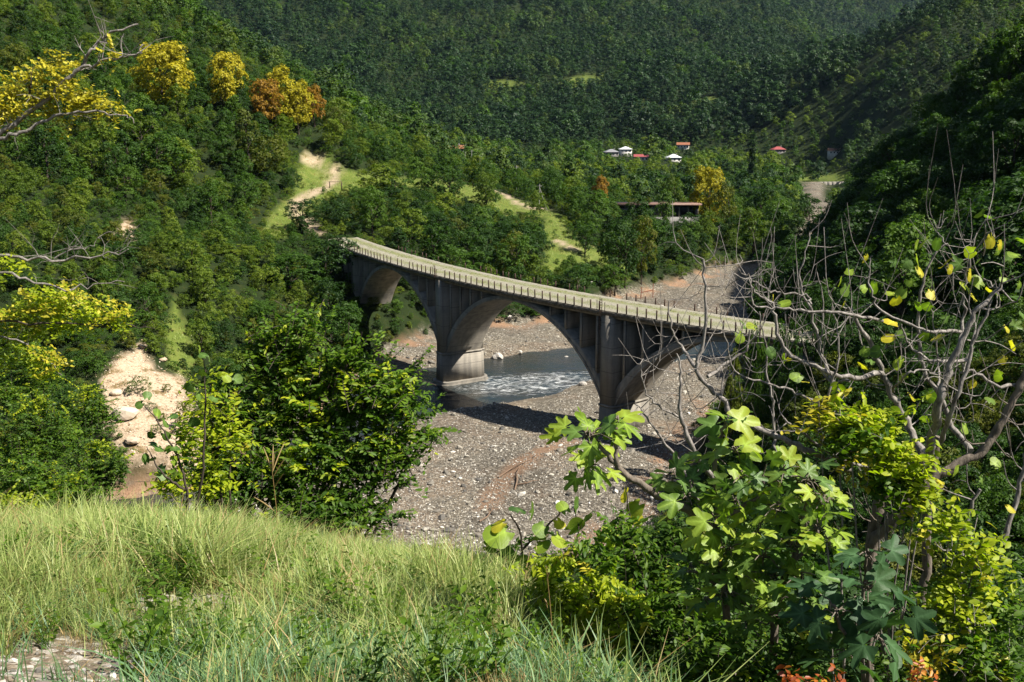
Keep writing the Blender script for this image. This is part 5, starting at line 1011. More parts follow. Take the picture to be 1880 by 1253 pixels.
stems = [[(1352, 1330, 5.75), (1336, 1150, 5.7), (1320, 1020, 5.65), (1314, 900, 5.6), (1318, 820, 5.55), (1336, 775, 5.5)], [(1318, 985, 5.6), (1262, 935, 5.5), (1180, 893, 5.45), (1135, 858, 5.4), (1105, 822, 5.4), (1085, 795, 5.4)], [(1420, 1330, 5.6), (1424, 1130, 5.6), (1455, 1030, 5.55), (1476, 965, 5.5), (1480, 915, 5.5)],
         [(1322, 955, 5.6), (1370, 925, 5.6), (1412, 900, 5.55), (1440, 872, 5.5)], [(1600, 1330, 5.2), (1592, 1170, 5.2), (1586, 1080, 5.15), (1592, 1020, 5.1)], [(1424, 1230, 5.5), (1420, 1170, 5.45), (1432, 1110, 5.4)], [(1300, 1050, 5.6), (1345, 1095, 5.55), (1400, 1120, 5.5)], [(1455, 1030, 5.55), (1500, 1000, 5.5), (1530, 985, 5.45)], [(1135, 858, 5.4), (1128, 810, 5.4), (1133, 785, 5.38)], [(1330, 1080, 5.6), (1290, 1060, 5.6), (1262, 1045, 5.55)], [(1580, 1200, 5.1), (1545, 1150, 5.05), (1530, 1110, 5.0)], [(1590, 1150, 5.1), (1620, 1180, 5.0), (1625, 1200, 5.0)]]
for i, s in enumerate(stems): acc = Acc(); P = smooth_path([px(*q) - FB for q in s], 5, 0.006, i); r0 = 0.030 if len(s) > 4 else 0.014; tube(acc, P, np.linspace(r0, 0.008, len(P)), 7); acc.obj('stem', M['bark_fig'], fig, True)
tw = Acc()
for q in [(1082, 800, 5.4, 58, 12, 52, 'y'), (1134, 772, 5.38, 14, 3, 66, 'y'), (1085, 858, 5.4, 36, 6, 52, 'y'), (1235, 872, 5.45, 42, 6, 46, 'm'), (1338, 772, 5.5, 26, 5, 68, 'm'), (1350, 830, 5.5, 34, 5, 58, 'y'), (1308, 842, 5.55, 46, 8, 46, 'y'), (1268, 890, 5.5, 34, 6, 44, 'm'), (1262, 918, 5.45, 44, 6, 54, 'y'), (1312, 962, 5.55, 40, 7, 56, 'y'), (1340, 1012, 5.5, 44, 8, 58, 'y'),
          (1402, 880, 5.5, 46, 8, 46, 'm'), (1440, 868, 5.5, 46, 7, 44, 'm'), (1430, 932, 5.5, 52, 9, 44, 'y'), (1482, 884, 5.5, 52, 9, 46, 'm'), (1512, 922, 5.45, 40, 7, 46, 'y'), (1500, 972, 5.45, 50, 9, 56, 'y'), (1450, 1000, 5.5, 50, 9, 48, 'm'), (1524, 1002, 5.4, 30, 5, 56, 'y'), (1400, 1022, 5.5, 50, 8, 50, 'm'), (1268, 1042, 5.5, 40, 7, 42, 'm'), (1428, 1102, 5.4, 40, 6, 46, 'y'),
          (1453, 1148, 5.3, 6, 1, 60, 'Y'), (1500, 1138, 5.35, 38, 7, 44, 'y'), (1590, 1022, 5.1, 56, 6, 82, 'd'), (1592, 1082, 5.1, 72, 6, 98, 'd'), (1540, 1125, 5.0, 74, 7, 104, 'd'), (1612, 1172, 5.0, 64, 5, 112, 'd'), (1646, 1120, 5.05, 40, 3, 84, 'd'), (1560, 1200, 5.0, 60, 5, 92, 'd'), (1360, 1060, 5.6, 50, 7, 50, 'm'), (1300, 1100, 5.6, 46, 6, 46, 'm'), (1470, 1060, 5.5, 46, 6, 50, 'm'), (1390, 980, 5.55, 46, 7, 46, 'y'), (1350, 920, 5.55, 40, 6, 44, 'y'), (1310, 1000, 5.5, 5, 1, 50, 'Y'), (1330, 1090, 5.5, 50, 7, 44, 'm'), (1410, 1140, 5.4, 50, 7, 46, 'm'), (1370, 1150, 5.4, 44, 5, 44, 'm'), (1480, 1100, 5.4, 40, 6, 44, 'm'), (1360, 880, 5.5, 40, 6, 42, 'm'), (1420, 1060, 5.5, 44, 6, 44, 'y')]:
    leaf_cluster(fig, FB, *q, FIG, rg, tw)
tag(tw.obj('twig', M['bark_fig'], fig, True), kind='stuff')

# ---------------------------------------------------------------- the nearly leafless fig tree on the right
TBp = np.array(px(1600, 1330, 7.3)); BT = np.array([TBp[0], TBp[1], min(TBp[2], h1(TBp[0], TBp[1]))]); bare = thing('bare_fig_tree', 'nearly leafless grey fig tree with many crooked upturned branches on the right', 'tree', BT); rg = np.random.default_rng(9)
LIMBS = [([(1592, 1400), (1596, 1150), (1602, 1000), (1616, 920), (1660, 870), (1700, 835)], .095, .065), ([(1690, 1400), (1690, 1150), (1698, 1050), (1702, 950), (1712, 870), (1722, 800)], .075, .05), ([(1602, 1000), (1650, 945), (1695, 895), (1749, 859), (1799, 832), (1837, 782), (1868, 717), (1895, 660)], .075, .04),
 ([(1707, 832), (1722, 744), (1737, 698), (1768, 625), (1799, 564), (1841, 522)], .060, .020), ([(1695, 836), (1661, 771), (1634, 717), (1619, 683), (1596, 629), (1569, 579), (1557, 564)], .056, .017), ([(1783, 828), (1749, 782), (1726, 725), (1699, 683), (1686, 610), (1691, 533), (1714, 472), (1737, 445)], .045, .009),
 ([(1619, 686), (1557, 694), (1496, 673), (1443, 648), (1422, 588), (1418, 556), (1384, 535), (1377, 500)], .036, .008), ([(1560, 862), (1490, 828), (1426, 799), (1348, 767), (1331, 736), (1299, 708), (1278, 676), (1292, 630), (1296, 525), (1289, 476)], .050, .012), ([(1278, 676), (1250, 637), (1232, 602), (1229, 553)], .028, .008),
 ([(1299, 692), (1338, 666), (1370, 641), (1376, 609)], .026, .010), ([(1320, 900), (1278, 830), (1252, 775), (1247, 729), (1250, 687), (1245, 648)], .040, .009), ([(1300, 960), (1243, 841), (1215, 806), (1180, 757), (1166, 742)], .026, .007), ([(1430, 860), (1422, 806), (1419, 736), (1408, 694), (1405, 630), (1394, 571)], .026, .007),
 ([(1500, 740), (1461, 722), (1408, 704), (1348, 680), (1331, 617), (1320, 560)], .020, .006), ([(1620, 590), (1559, 578), (1482, 571), (1426, 567), (1384, 560), (1377, 518), (1345, 501)], .022, .006), ([(1490, 560), (1478, 543), (1433, 536), (1405, 532), (1377, 511), (1352, 492)], .016, .006), ([(1540, 720), (1513, 662), (1489, 574), (1471, 536), (1471, 483), (1490, 430)], .030, .007),
 ([(1781, 660), (1730, 665), (1691, 652), (1665, 625), (1653, 594)], .026, .008), ([(1764, 610), (1714, 610), (1684, 602), (1615, 568), (1600, 533), (1596, 495), (1603, 468)], .024, .006), ([(1724, 712), (1722, 680), (1718, 617), (1707, 548)], .018, .006), ([(1760, 640), (1768, 591), (1770, 545), (1780, 476), (1791, 430)], .026, .008), ([(1722, 817), (1749, 755), (1776, 667), (1791, 617), (1822, 548)], .036, .014),
 ([(1895, 705), (1837, 709), (1783, 682), (1760, 690)], .028, .012), ([(1835, 530), (1795, 500), (1780, 440)], .013, .005), ([(1800, 1280), (1770, 1120), (1763, 1020), (1775, 950), (1800, 900)], .040, .02), ([(1640, 720), (1660, 690), (1690, 680), (1720, 690)], .018, .008), ([(1840, 1000), (1870, 900), (1890, 820)], .040, .03), ([(1700, 990), (1650, 1010), (1610, 1000)], .016, .01),
 ([(1247, 767), (1200, 740), (1180, 700), (1178, 660)], .016, .005), ([(1500, 800), (1520, 730), (1540, 640), (1530, 560)], .022, .006), ([(1560, 700), (1520, 700), (1505, 640), (1512, 570), (1500, 500)], .020, .006), ([(1737, 450), (1722, 425), (1720, 410)], .008, .004), ([(1805, 470), (1808, 420), (1810, 400)], .007, .004), ([(1640, 860), (1560, 850), (1480, 800), (1440, 770)], .024, .012)]
ends = []
for i, (pts, r0, r1) in enumerate(LIMBS):
    r0 *= 0.56; r1 *= 0.60; Y0 = 7.2 + 0.55 * math.sin(i * 1.7); P = smooth_path([px(u, v, Y0 if k else 7.2 + (Y0 - 7.2) * .4) - BT for k, (u, v) in enumerate(pts)], 5, 0.007, i); acc = Acc(); tube(acc, P, np.linspace(r0, r1, len(P)) * (1 + 0.10 * np.sin(np.arange(len(P)) * 1.9)), 9 if r0 > .03 else 6)
    for k in range(int(3 + len(P) * 0.22) if r0 < 0.045 else 2):
        j = rg.integers(3, len(P)); tdir = unit(P[j] - P[j - 1]); out = unit(np.cross(tdir, np.array([0, 1, 0])) * rg.choice([-1, 1]) + rg.normal(0, 0.35, 3)); l = rg.uniform(0.18, 0.62); m = P[j] + (tdir * 0.4 + out * 0.8) * l * 0.5; q = m + (out * 0.35 + np.array([0, 0, 0.85]) + rg.normal(0, .25, 3)) * l * 0.75
        rr = max(0.0034, min(r1 * 0.6, 0.0065)); tube(acc, smooth_path([P[j], m, q], 3), np.linspace(rr, rr * 0.45, 7), 5, cap=False)
        if rg.random() < 0.6: e = m + unit(out + rg.normal(0, .6, 3)) * l * 0.5; tube(acc, smooth_path([m, (m + e) / 2 + np.array([0, 0, .02]), e], 2), np.linspace(rr * .7, rr * .35, 5), 4, cap=False)
        ends.append(q)
    acc.obj('trunk' if i in (0, 1) else 'branch', M['bark_fig'] if r0 > 0.04 else M['bark_grey'], bare, True)
LV = [(1646, 480), (1661, 478), (1684, 472), (1690, 505), (1681, 457), (1700, 440), (1722, 440), (1730, 490), (1742, 492), (1765, 485), (1797, 480), (1806, 495), (1790, 460), (1820, 435), (1834, 447), (1830, 463), (1850, 480), (1870, 470), (1862, 500), (1848, 515), (1800, 525), (1815, 530), (1775, 532), (1790, 550), (1830, 540), (1870, 520), (1876, 575), (1860, 600), (1845, 600), (1560, 495), (1545, 512), (1555, 525),
      (1590, 527), (1590, 470), (1605, 520), (1550, 560), (1577, 525), (1640, 540), (1646, 548), (1660, 530), (1675, 515), (1620, 585), (1640, 590), (1710, 535), (1708, 560), (1740, 580), (1665, 610), (1700, 610), (1860, 630), (1845, 657), (1590, 640), (1620, 645), (1655, 660), (1590, 675), (1602, 663), (1665, 690), (1670, 725), (1700, 725), (1780, 710), (1692, 772), (1650, 758), (1806, 386), (1813, 396), (1368, 600), (1355, 612), (1386, 602), (1420, 655), (1440, 662),
      (1455, 655), (1470, 690), (1482, 702), (1838, 500), (1855, 545), (1420, 545), (1432, 560), (1690, 560), (1750, 470), (1780, 500), (1640, 620), (1870, 440), (1760, 860), (1800, 880), (1825, 855), (1850, 930), (1815, 960), (1770, 780), (1820, 740), (1840, 690), (1730, 620)]
for i, (u, v) in enumerate(LV):
    q = px(u, v, 7.2 + 0.3 * math.sin(i * 2.1)); c = 'ymyYy'[i % 5] if i % 7 else 'Y'; put_leaf(bare, OVA[c][i % 3] if i % 9 else FIG['m'][2], q, BT, rg.normal(0, 1, 3) + np.array([0, 0, -0.5]), np.array([0.5, -0.6, 0.5]) + rg.normal(0, 0.45, 3), 20 * 7.2 / FPX * rg.uniform(0.85, 1.35), rg)

# ---------------------------------------------------------------- climbers and shrubs of the right foreground
plant('climbing_vine', 'yellow-green climber heaped over the branches of the bare fig tree', 'climber', gz(1640, 1000, 6.8), [(1545, 765, 6.7, 52, 32, 34), (1600, 780, 6.7, 60, 40, 46), (1560, 815, 6.6, 48, 34, 32, 1), (1640, 840, 6.6, 50, 38, 36), (1670, 890, 6.6, 46, 34, 30), (1700, 910, 6.5, 30, 24, 14), (1620, 880, 6.6, 50, 30, 26, 1), (1500, 740, 6.7, 24, 16, 7, 2), (1690, 860, 6.6, 30, 30, 12)], 0.068, ['nl_lime', 'nl_mid', 'nl_gold'], 130, 12, 0.3, 0.014, True, 1.15, 'bark_grey')
plant('climbing_vine', 'second yellow-green climber on the thin stems at the lower right edge', 'climber', gz(1760, 1200, 6.3), [(1740, 970, 6.2, 50, 36, 30), (1800, 1010, 6.2, 50, 36, 30), (1760, 1060, 6.2, 46, 40, 30), (1790, 1100, 6.1, 60, 40, 34), (1720, 1110, 6.1, 36, 36, 20), (1830, 1130, 6.1, 50, 40, 30, 1), (1780, 1180, 6.0, 70, 46, 40, 1), (1700, 1200, 6.0, 50, 40, 26, 2), (1850, 1210, 6.0, 40, 40, 22, 1)], 0.066, ['nl_lime', 'nl_mid', 'nl_gold'], 131, 9, 0.3, 0.014, True, 1.25, 'bark_grey')
plant('yellowing_shrub', 'shrub with hanging yellow-green leaves at the right end of the grass', 'shrub', gz(1050, 1200, 6.0), [(1010, 1060, 6.1, 50, 60, 46), (1050, 1130, 6.0, 60, 60, 56), (1110, 1100, 6.1, 60, 60, 56), (1010, 1150, 5.9, 36, 50, 26), (1130, 1180, 5.9, 50, 40, 34), (1080, 1030, 6.2, 60, 36, 36, 1), (1170, 1130, 6.0, 40, 50, 30, 1)], 0.058, ['nl_lime', 'nl_mid', 'nl_gold'], 132, 13, 0.28, 0.012, True, 0.95, hang=True)
plant('shrub', 'dark green small-leaved shrub under the fig leaves at the bottom', 'shrub', gz(1230, 1250, 6.0), [(1170, 1020, 6.5, 70, 60, 60), (1240, 990, 6.6, 70, 50, 60), (1220, 1080, 6.3, 90, 60, 80), (1200, 1160, 6.1, 90, 60, 80), (1290, 1130, 6.3, 80, 70, 70), (1280, 1210, 6.0, 110, 60, 90), (1160, 1240, 5.6, 70, 40, 40, 1), (1140, 970, 6.5, 40, 40, 24, 1), (1390, 1200, 6.0, 80, 60, 60), (1380, 1120, 6.4, 70, 60, 50), (1320, 1180, 5.3, 60, 46, 44), (1400, 1230, 5.2, 60, 40, 40), (1470, 1190, 5.3, 46, 46, 34), (1260, 1230, 5.3, 60, 40, 36)], 0.058, ['nl_dark', 'nl_mid', 'nl_lime'], 133, 14, 0.3, 0.012)
plant('shrub', 'dark glossy shrub filling the bottom right corner', 'shrub', gz(1650, 1300, 6.4), [(1480, 1230, 6.4, 70, 40, 44), (1660, 1220, 6.6, 80, 60, 50), (1760, 1230, 6.2, 90, 50, 60, 1), (1850, 1220, 6.2, 70, 60, 50), (1690, 1130, 7.6, 60, 60, 36), (1840, 1080, 7.4, 60, 80, 50)], 0.062, ['nl_dark', 'nl_mid', 'nl_lime'], 134, 13, 0.32, 0.012)
plant('red_leaved_plant', 'small plant with red and orange leaves at the bottom edge below the fig', 'plant', gz(1500, 1290, 4.6), [(1470, 1250, 4.7, 36, 12, 8), (1535, 1255, 4.7, 30, 10, 6), (1690, 1232, 5.2, 22, 22, 6)], 0.055, ['nl_red', 'nl_gold'], 135, 6, 0.16, 0.008)
# vine with a few broad leaves in front of the gravel
VB = gz(960, 1060, 7.0); vine = thing('broadleaf_vine', 'vine with heart-shaped leaves reaching over the gravel at the right end of the grass', 'vine', VB); rg = np.random.default_rng(15); acc = Acc()
for s in ([(960, 1100, 7), (958, 1000, 6.9), (940, 950, 6.8), (925, 940, 6.8)], [(958, 1010, 6.9), (1010, 960, 6.9), (1040, 930, 6.9), (1062, 920, 6.9)], [(1040, 1060, 6.8), (1060, 990, 6.8), (1055, 930, 6.8)], [(958, 1040, 6.9), (920, 1020, 6.8), (890, 1005, 6.8)], [(1100, 1080, 6.7), (1150, 980, 6.7), (1152, 905, 6.7)]): tube(acc, smooth_path([px(*q) - VB for q in s], 5, .006, 3), np.linspace(.010, .004, 5 * (len(s) - 1) + 1), 5)
acc.obj('stem', M['bark_dark'], vine, True)
for i, (u, v, c, s) in enumerate([(932, 975, 'y', 52), (955, 940, 'm', 40), (975, 945, 'm', 36), (915, 1010, 'd', 40), (990, 985, 'y', 34), (1000, 965, 'y', 30), (985, 1000, 'y', 36), (1022, 955, 'Y', 28), (1040, 940, 'y', 32), (1062, 925, 'm', 40), (1080, 945, 'm', 34), (1045, 975, 'y', 40), (1020, 980, 'y', 36), (1095, 985, 'y', 36), (1110, 1000, 'y', 44), (1130, 975, 'y', 36), (1150, 900, 'Y', 28), (1160, 955, 'Y', 30), (1175, 925, 'y', 34), (890, 1002, 'y', 30), (1062, 1010, 'y', 30), (945, 1030, 'y', 34), (970, 1045, 'y', 30), (1090, 1010, 'm', 40), (1120, 1010, 'y', 44), (925, 960, 'Y', 30), (880, 1030, 'y', 30), (1000, 1030, 'm', 30)]):
    put_leaf(vine, OVA[c][i % 3], px(u, v, 6.8), VB, rg.normal(0, 1, 3) + np.array([0, 0, -0.6]), np.array([0.45, -0.6, 0.5]) + rg.normal(0, 0.35, 3), s * 6.8 / FPX, rg)
# sapling with apple-like leaves at the left
SBp = gz(345, 930, 9.6); sap = thing('sapling', 'young sapling with round bluish-green leaves in front of the landslip', 'sapling', SBp); acc = Acc()
ST = [[(345, 960, 9.6), (342, 900, 9.5), (330, 850, 9.5), (305, 800, 9.4), (282, 765, 9.4), (262, 742, 9.4)], [(356, 960, 9.6), (372, 860, 9.5), (376, 760, 9.5), (376, 690, 9.5), (372, 650, 9.5)], [(342, 900, 9.5), (310, 880, 9.4), (285, 850, 9.4), (270, 820, 9.4)]]
for s in ST: tube(acc, smooth_path([px(*q) - SBp for q in s], 5, .006, 4), np.linspace(.016, .004, 5 * (len(s) - 1) + 1), 5)
acc.obj('stem', M['bark_dark'], sap, True)
for i, (u, v) in enumerate([(262, 740), (270, 732), (288, 765), (300, 770), (312, 768), (278, 785), (285, 800), (300, 795), (318, 800), (275, 815), (290, 820), (305, 830), (282, 840), (320, 820), (330, 830), (270, 850), (300, 855), (315, 845), (352, 705), (378, 655), (366, 645), (384, 660), (370, 680), (384, 700), (430, 700), (364, 720), (412, 690), (290, 870), (310, 880), (325, 870), (345, 840), (395, 730), (360, 760), (350, 780)]):
    put_leaf(sap, OVA['mmy'[i % 3]][i % 3], px(u, v, 9.45), SBp, rg.normal(0, 1, 3) + np.array([0, 0, -0.3]), np.array([0.4, -0.5, 0.6]) + rg.normal(0, 0.4, 3), 18 * 9.45 / FPX, rg)

# ---------------------------------------------------------------- shrubs on the steep slope below, to the right
NB = kind_collection('slope_bush', []); SK = []
for k, (m, sd, sh) in enumerate([('leaf_dark', 51, 'round'), ('leaf_mid', 52, 'round'), ('leaf_dark', 53, 'top'), ('leaf_olive', 54, 'round'), ('leaf_mid', 55, 'cone')]):
    acc, L = crown_acc(sd, 3.0, 1.9, 0.1, 20, 16, 0.13, sh, 17); SK.append((acc.mesh('foliage', [M[m]]), trunk_acc(sd, 3.0, 0.1, L, 0.05).mesh('stem', [M['bark_dark']], True)))
x, y = darts(9000, 13, 104, lambda y: 1.35 + 0.012 * y, 0.62, -0.60); z = height(x, y); u, v = proj(np.stack([x, y, z], -1)); s = 0.75 + 0.6 * rng.random(len(x)); s *= np.where(y > 45, 1.25, 1.0)
tu, tv = proj(np.stack([x, y, z + 3.1 * s], -1)); tl, _ = proj(np.stack([x - 1.9 * s, y, z + 2 * s], -1))
LIM_R = [(1240, 905), (1300, 700), (1400, 640), (1500, 585), (1900, 520)]
lim = np.interp(tl, [p[0] for p in LIM_R], [p[1] for p in LIM_R], left=2000); lim = np.where(tl < 1240, np.interp(tl, [-200, 0, 120, 200, 230, 300, 860, 950, 1150, 1240], [650, 690, 740, 850, 960, 975, 1000, 1010, 960, 905]), lim)
ok = (tv > lim + 6) & (bed_mask(x, y) < -0.5) & (poly_dist(x, y, BLINE, False) > 5) & ~((y < 16) & (x > -7) & (x < 2.5)) & ~((y < 24) & (x < 0)); vs = ok.copy(); vs[ok] = visible(x[ok], y[ok], z[ok] + 2.8 * s[ok]); x, y, z, s, u = x[vs], y[vs], z[vs], s[vs], u[vs]
full_order = np.argsort(y / s); order = full_order[:270]; rest_b = full_order[270:]; print('slope bushes', len(x), 'kept', len(order))
for i in order:
    k = int(rng.choice([0, 0, 1, 2, 2, 3, 4])); left = x[i] < 0; side = 'left' if left else 'right'
    tu_, tv_ = proj((x[i], y[i], z[i] + 2.2 * s[i])); word = {0: 'dark green', 1: 'mid green', 2: 'dark spreading', 3: 'olive brown', 4: 'upright green'}[k]; far_ = 'near' if y[i] < 28 else 'middle-distance' if y[i] < 60 else 'far'
    plc = 'below the grass at the far left' if left and tu_ < 200 else 'below the grass behind the big bush' if left else 'at the right frame edge' if tu_ > 1760 else 'behind the trunks of the bare fig tree' if tu_ > 1560 else 'behind the left boughs of the bare fig tree' if tu_ > 1380 else 'beside the right arch of the bridge' if y[i] > 60 else 'behind the lobed-leaf fig tree'
    r = thing('slope_bush', '%s %s bush %s' % (far_, word, plc), 'bush', (x[i], y[i], z[i] - 0.15), rng.random() * 6.28, 'bushes ' + plc)
    r.scale = (s[i], s[i], s[i]); mkobj('foliage', SK[k][0], r); mkobj('stem', SK[k][1], r)

for me, _ in SK: NB.objects.link(mkobj('slope_shrub_%s' % me.name[-3:], me, link=False))
nb = len(rest_b); print('slope mass', nb)
if nb: scatter('slope_undergrowth', 'tangled shrubs covering the steep slope below the road', NB, np.stack([x[rest_b], y[rest_b], z[rest_b] - .15], 1), np.stack([np.zeros(nb), np.zeros(nb), rng.random(nb) * 6.28], 1), np.stack([s[rest_b]] * 3, 1), rng.integers(0, 5, nb))
x2, y2 = darts(22000, 13, 108, lambda y: 0.8 + 0.008 * y, 0.62, 0.02); z2 = height(x2, y2); u2, v2 = proj(np.stack([x2, y2, z2 + 1.3], -1)); ok = (u2 > 1150) & (v2 > np.interp(u2, [1150, 1240, 1300, 1400, 1500, 1900], [960, 905, 700, 640, 585, 500])) & (bed_mask(x2, y2) < 0) & (poly_dist(x2, y2, BLINE, False) > 4.6); ok[ok] = visible(x2[ok], y2[ok], z2[ok] + 1.2); x2, y2, z2 = x2[ok], y2[ok], z2[ok]; n2 = len(x2); k2 = rng.uniform(0.3, 0.55, n2); print('right undergrowth', n2)
scatter('bank_undergrowth', 'low shrubs between the bushes of the right-hand slope', NB, np.stack([x2, y2, z2 - .1], 1), np.stack([np.zeros(n2), np.zeros(n2), rng.random(n2) * 6.28], 1), np.stack([k2 * 1.3, k2 * 1.3, k2], 1), rng.integers(0, 5, n2))

# ---------------------------------------------------------------- grass
def grass_mat(name, cols):
    t = NT(name); oi = t.new('ObjectInfo'); f = t.math('ADD', t.math('MULTIPLY', t.attr('rnd'), 0.62), t.math('MULTIPLY', oi.outputs['Random'], 0.38)); n = len(cols); col = t.ramp(f, [(i / (n - 1) * .9 + .05, c) for i, c in enumerate(cols)])
    p = t.bsdf(col, 0.45, 0.4); tr = t.new('BsdfTranslucent'); t.link(t.mix(1.0, col, (1.15, 1.25, 0.7), 'MULTIPLY'), tr.inputs['Color']); ms = t.new('MixShader'); ms.inputs[0].default_value = 0.35; t.link(p.outputs[0], ms.inputs[1]); t.link(tr.outputs[0], ms.inputs[2]); return t.done(ms)
M['grass_y'] = grass_mat('pale_grass', [(0.11, 0.18, 0.045), (0.22, 0.30, 0.075), (0.36, 0.43, 0.13), (0.50, 0.50, 0.22)]); M['grass_b'] = grass_mat('blue_green_grass', [(0.07, 0.15, 0.062), (0.13, 0.235, 0.10), (0.22, 0.32, 0.13)]); M['grass_s'] = grass_mat('dry_grass', [(0.22, 0.14, 0.055), (0.36, 0.25, 0.10), (0.46, 0.36, 0.18)])
def tuft(seed, n, H, w, mat, spread=0.09, lean=0.55, dry=0.12):
    rg = np.random.default_rng(seed); acc = Acc()
    for k in range(n):
        a = rg.random() * 6.28; b = np.array([rg.normal(0, spread), rg.normal(0, spread), -0.02]); h = H * rg.uniform(0.45, 1.15); ln = lean * rg.random() ** 1.3; d = np.array([math.cos(a), math.sin(a), 0]); sd = np.array([-d[1], d[0], 0]) * w * rg.uniform(0.6, 1.3)
        t = np.array([0, .35, .7, 1.0]); c = b + d * (ln * h * t ** 2)[:, None] + np.array([0, 0, 1.0]) * (h * (t - 0.28 * ln * t ** 2))[:, None]; wd = np.array([1, .85, .55, .08]); V = np.concatenate([c - sd * wd[:, None], c + sd * wd[:, None]])
        acc.add(V, [(i, i + 1, i + 5, i + 4) for i in range(3)], 1 if rg.random() < dry else 0, rg.random())
    return acc.mesh('tuft', [mat, M['grass_s']])
gm = [tuft(300 + i, 30, 0.44, 0.0044, M['grass_y'], 0.06, 1.25, 0.10) for i in range(4)] + [tuft(310 + i, 26, 0.28, 0.0050, M['grass_b'], 0.08, 1.1, 0.06) for i in range(3)] + [tuft(320 + i, 26, 0.22, 0.0030, M['grass_s'], 0.10, 0.9, 0.5) for i in range(2)]
gc = kind_collection('grass_tuft', gm)
n = 26000; y = np.sqrt(rng.random(n) * (13.2 ** 2 - 2.6 ** 2) + 2.6 ** 2); x = y * rng.uniform(-0.62, 0.20, n); z = height(x, y); u, v = proj(np.stack([x, y, z], -1)); f1 = fbm(x / 0.8, y / 0.8, 3); f2 = fbm(x / 2.2 + 7, y / 2.2, 2)
rd = (1 - sstep(0.2, 0.75, np.hypot(x + 2.45, (y - 3.8) * 1.1) - 0.85 + 0.5 * fbm(x * 2, y * 2))) + (1 - sstep(0.1, 0.5, np.hypot((x + 2.15) * 0.6, y - 6.0) - 0.12 + 0.4 * fbm(x * 2, y * 2)))
right_edge = np.interp(y, [2.6, 4, 5, 6.5, 8, 10, 13], [0.75, 0.75, 0.75, 0.55, 0.25, -0.2, -1.2]) + 0.4 * f2
ok = (rng.random(n) > rd * 0.97) & ~((x < -1.35 - 0.3 * f2) & (y < 3.9)) & (x < right_edge) & (rng.random(n) < 0.72 + 2.2 * f1); x, y, z, u, v, f1, f2 = x[ok], y[ok], z[ok], u[ok], v[ok], f1[ok], f2[ok]; n = len(x); print('tufts', n)
blue = 0.10 + sstep(6.4, 4.2, y + 4.0 * f2 + 1.2 * f1 + 0.45 * np.abs(x + 1.4)) * 0.75; r_ = rng.random(n); dryp = ((f1 < -0.08) & (rng.random(n) < 0.55)) | (rng.random(n) < 0.03); idx = np.where(r_ < blue, 4 + rng.integers(0, 3, n), rng.integers(0, 4, n)); idx = np.where(dryp, 7 + rng.integers(0, 2, n), idx)
s = (0.66 + 0.5 * rng.random(n)) * np.where(idx < 4, 1.0 + 0.7 * f2, 1.0) * np.clip(0.62 + 0.05 * y, 0.7, 0.92) * (1 + 1.1 * f1) * (1 - 0.55 * np.exp(-(((x + 2.1) / 0.7) ** 2 + ((y - 5.35) / 0.45) ** 2)))
scatter('grass', 'tall pale and blue-green grass on the roadside shoulder', gc, np.stack([x, y, z - 0.01], 1), np.stack([rng.normal(0, .12, n), rng.normal(0, .12, n), rng.random(n) * 6.28], 1), np.stack([s, s, s], 1), idx)
wk = []
for i in range(3):
    rgw = np.random.default_rng(360 + i); la = Acc(); wa = Acc()
    for j in range(9): a = rgw.random() * 6.28; h_ = rgw.uniform(0.14, 0.34); twig(la, la, (rgw.normal(0, .03), rgw.normal(0, .03), 0), (math.cos(a) * .12, math.sin(a) * .12, h_), rgw, 0.038, 15, 0.003, 0.2, False, 0.1, 1.0)
    wk.append(la.mesh('weed', [M[('nl_mid', 'nl_dark', 'nl_mid')[i]]]))
n = 900; x = rng.uniform(-5.5, 0.7, n); y = rng.uniform(3.4, 11, n); f3 = fbm(x / 0.9 + 3, y / 0.9 + 8, 2); rd = 1 - sstep(0.0, 0.5, np.hypot(x + 2.45, (y - 3.8) * 1.1) - 0.75); ok = (rng.random(n) < 0.35 + 1.8 * f3 + 0.25 * (y < 5.5)) & (rd < 0.4) & (x < 0.5 - 0.05 * y) & (x > -0.6 * y); x, y = x[ok], y[ok]; n = len(x); k = rng.uniform(0.7, 1.3, n)
scatter('weeds', 'small leafy weeds among the roadside grass', kind_collection('weed', wk), np.stack([x, y, height(x, y)], 1), np.stack([np.zeros(n), np.zeros(n), rng.random(n) * 6.28], 1), np.stack([k, k, k], 1), rng.integers(0, 3, n))
# short grass on the old track bed of the bridge
dg = kind_collection('deck_tuft', [tuft(330 + i, 12, 0.13, 0.012, M['grass_y'], 0.16, 1.0, 0.35) for i in range(3)])
n = 5500; s_ = rng.uniform(SA - 5, SB, n); w_ = rng.uniform(0.4, DW - 0.4, n); lp = np.exp(-((w_ - 1.9) / 0.9) ** 2) * 0.7 + np.exp(-((w_ - 5.4) / 1.2) ** 2) * 0.8 + 0.8 * fbm(s_ / 2, w_ / 1.2); ok = rng.random(n) < lp; s_, w_ = s_[ok], w_[ok]; n = len(s_); q = bp(s_, w_, 15.03 + 0.28 * np.sin(np.pi * w_ / DW) ** 0.8); k = rng.uniform(0.6, 1.4, n)
scatter('deck_grass', 'dry grass growing on the disused bridge deck', dg, q, np.stack([np.zeros(n), np.zeros(n), rng.random(n) * 6.28], 1), np.stack([k, k, k], 1), rng.integers(0, 3, n))
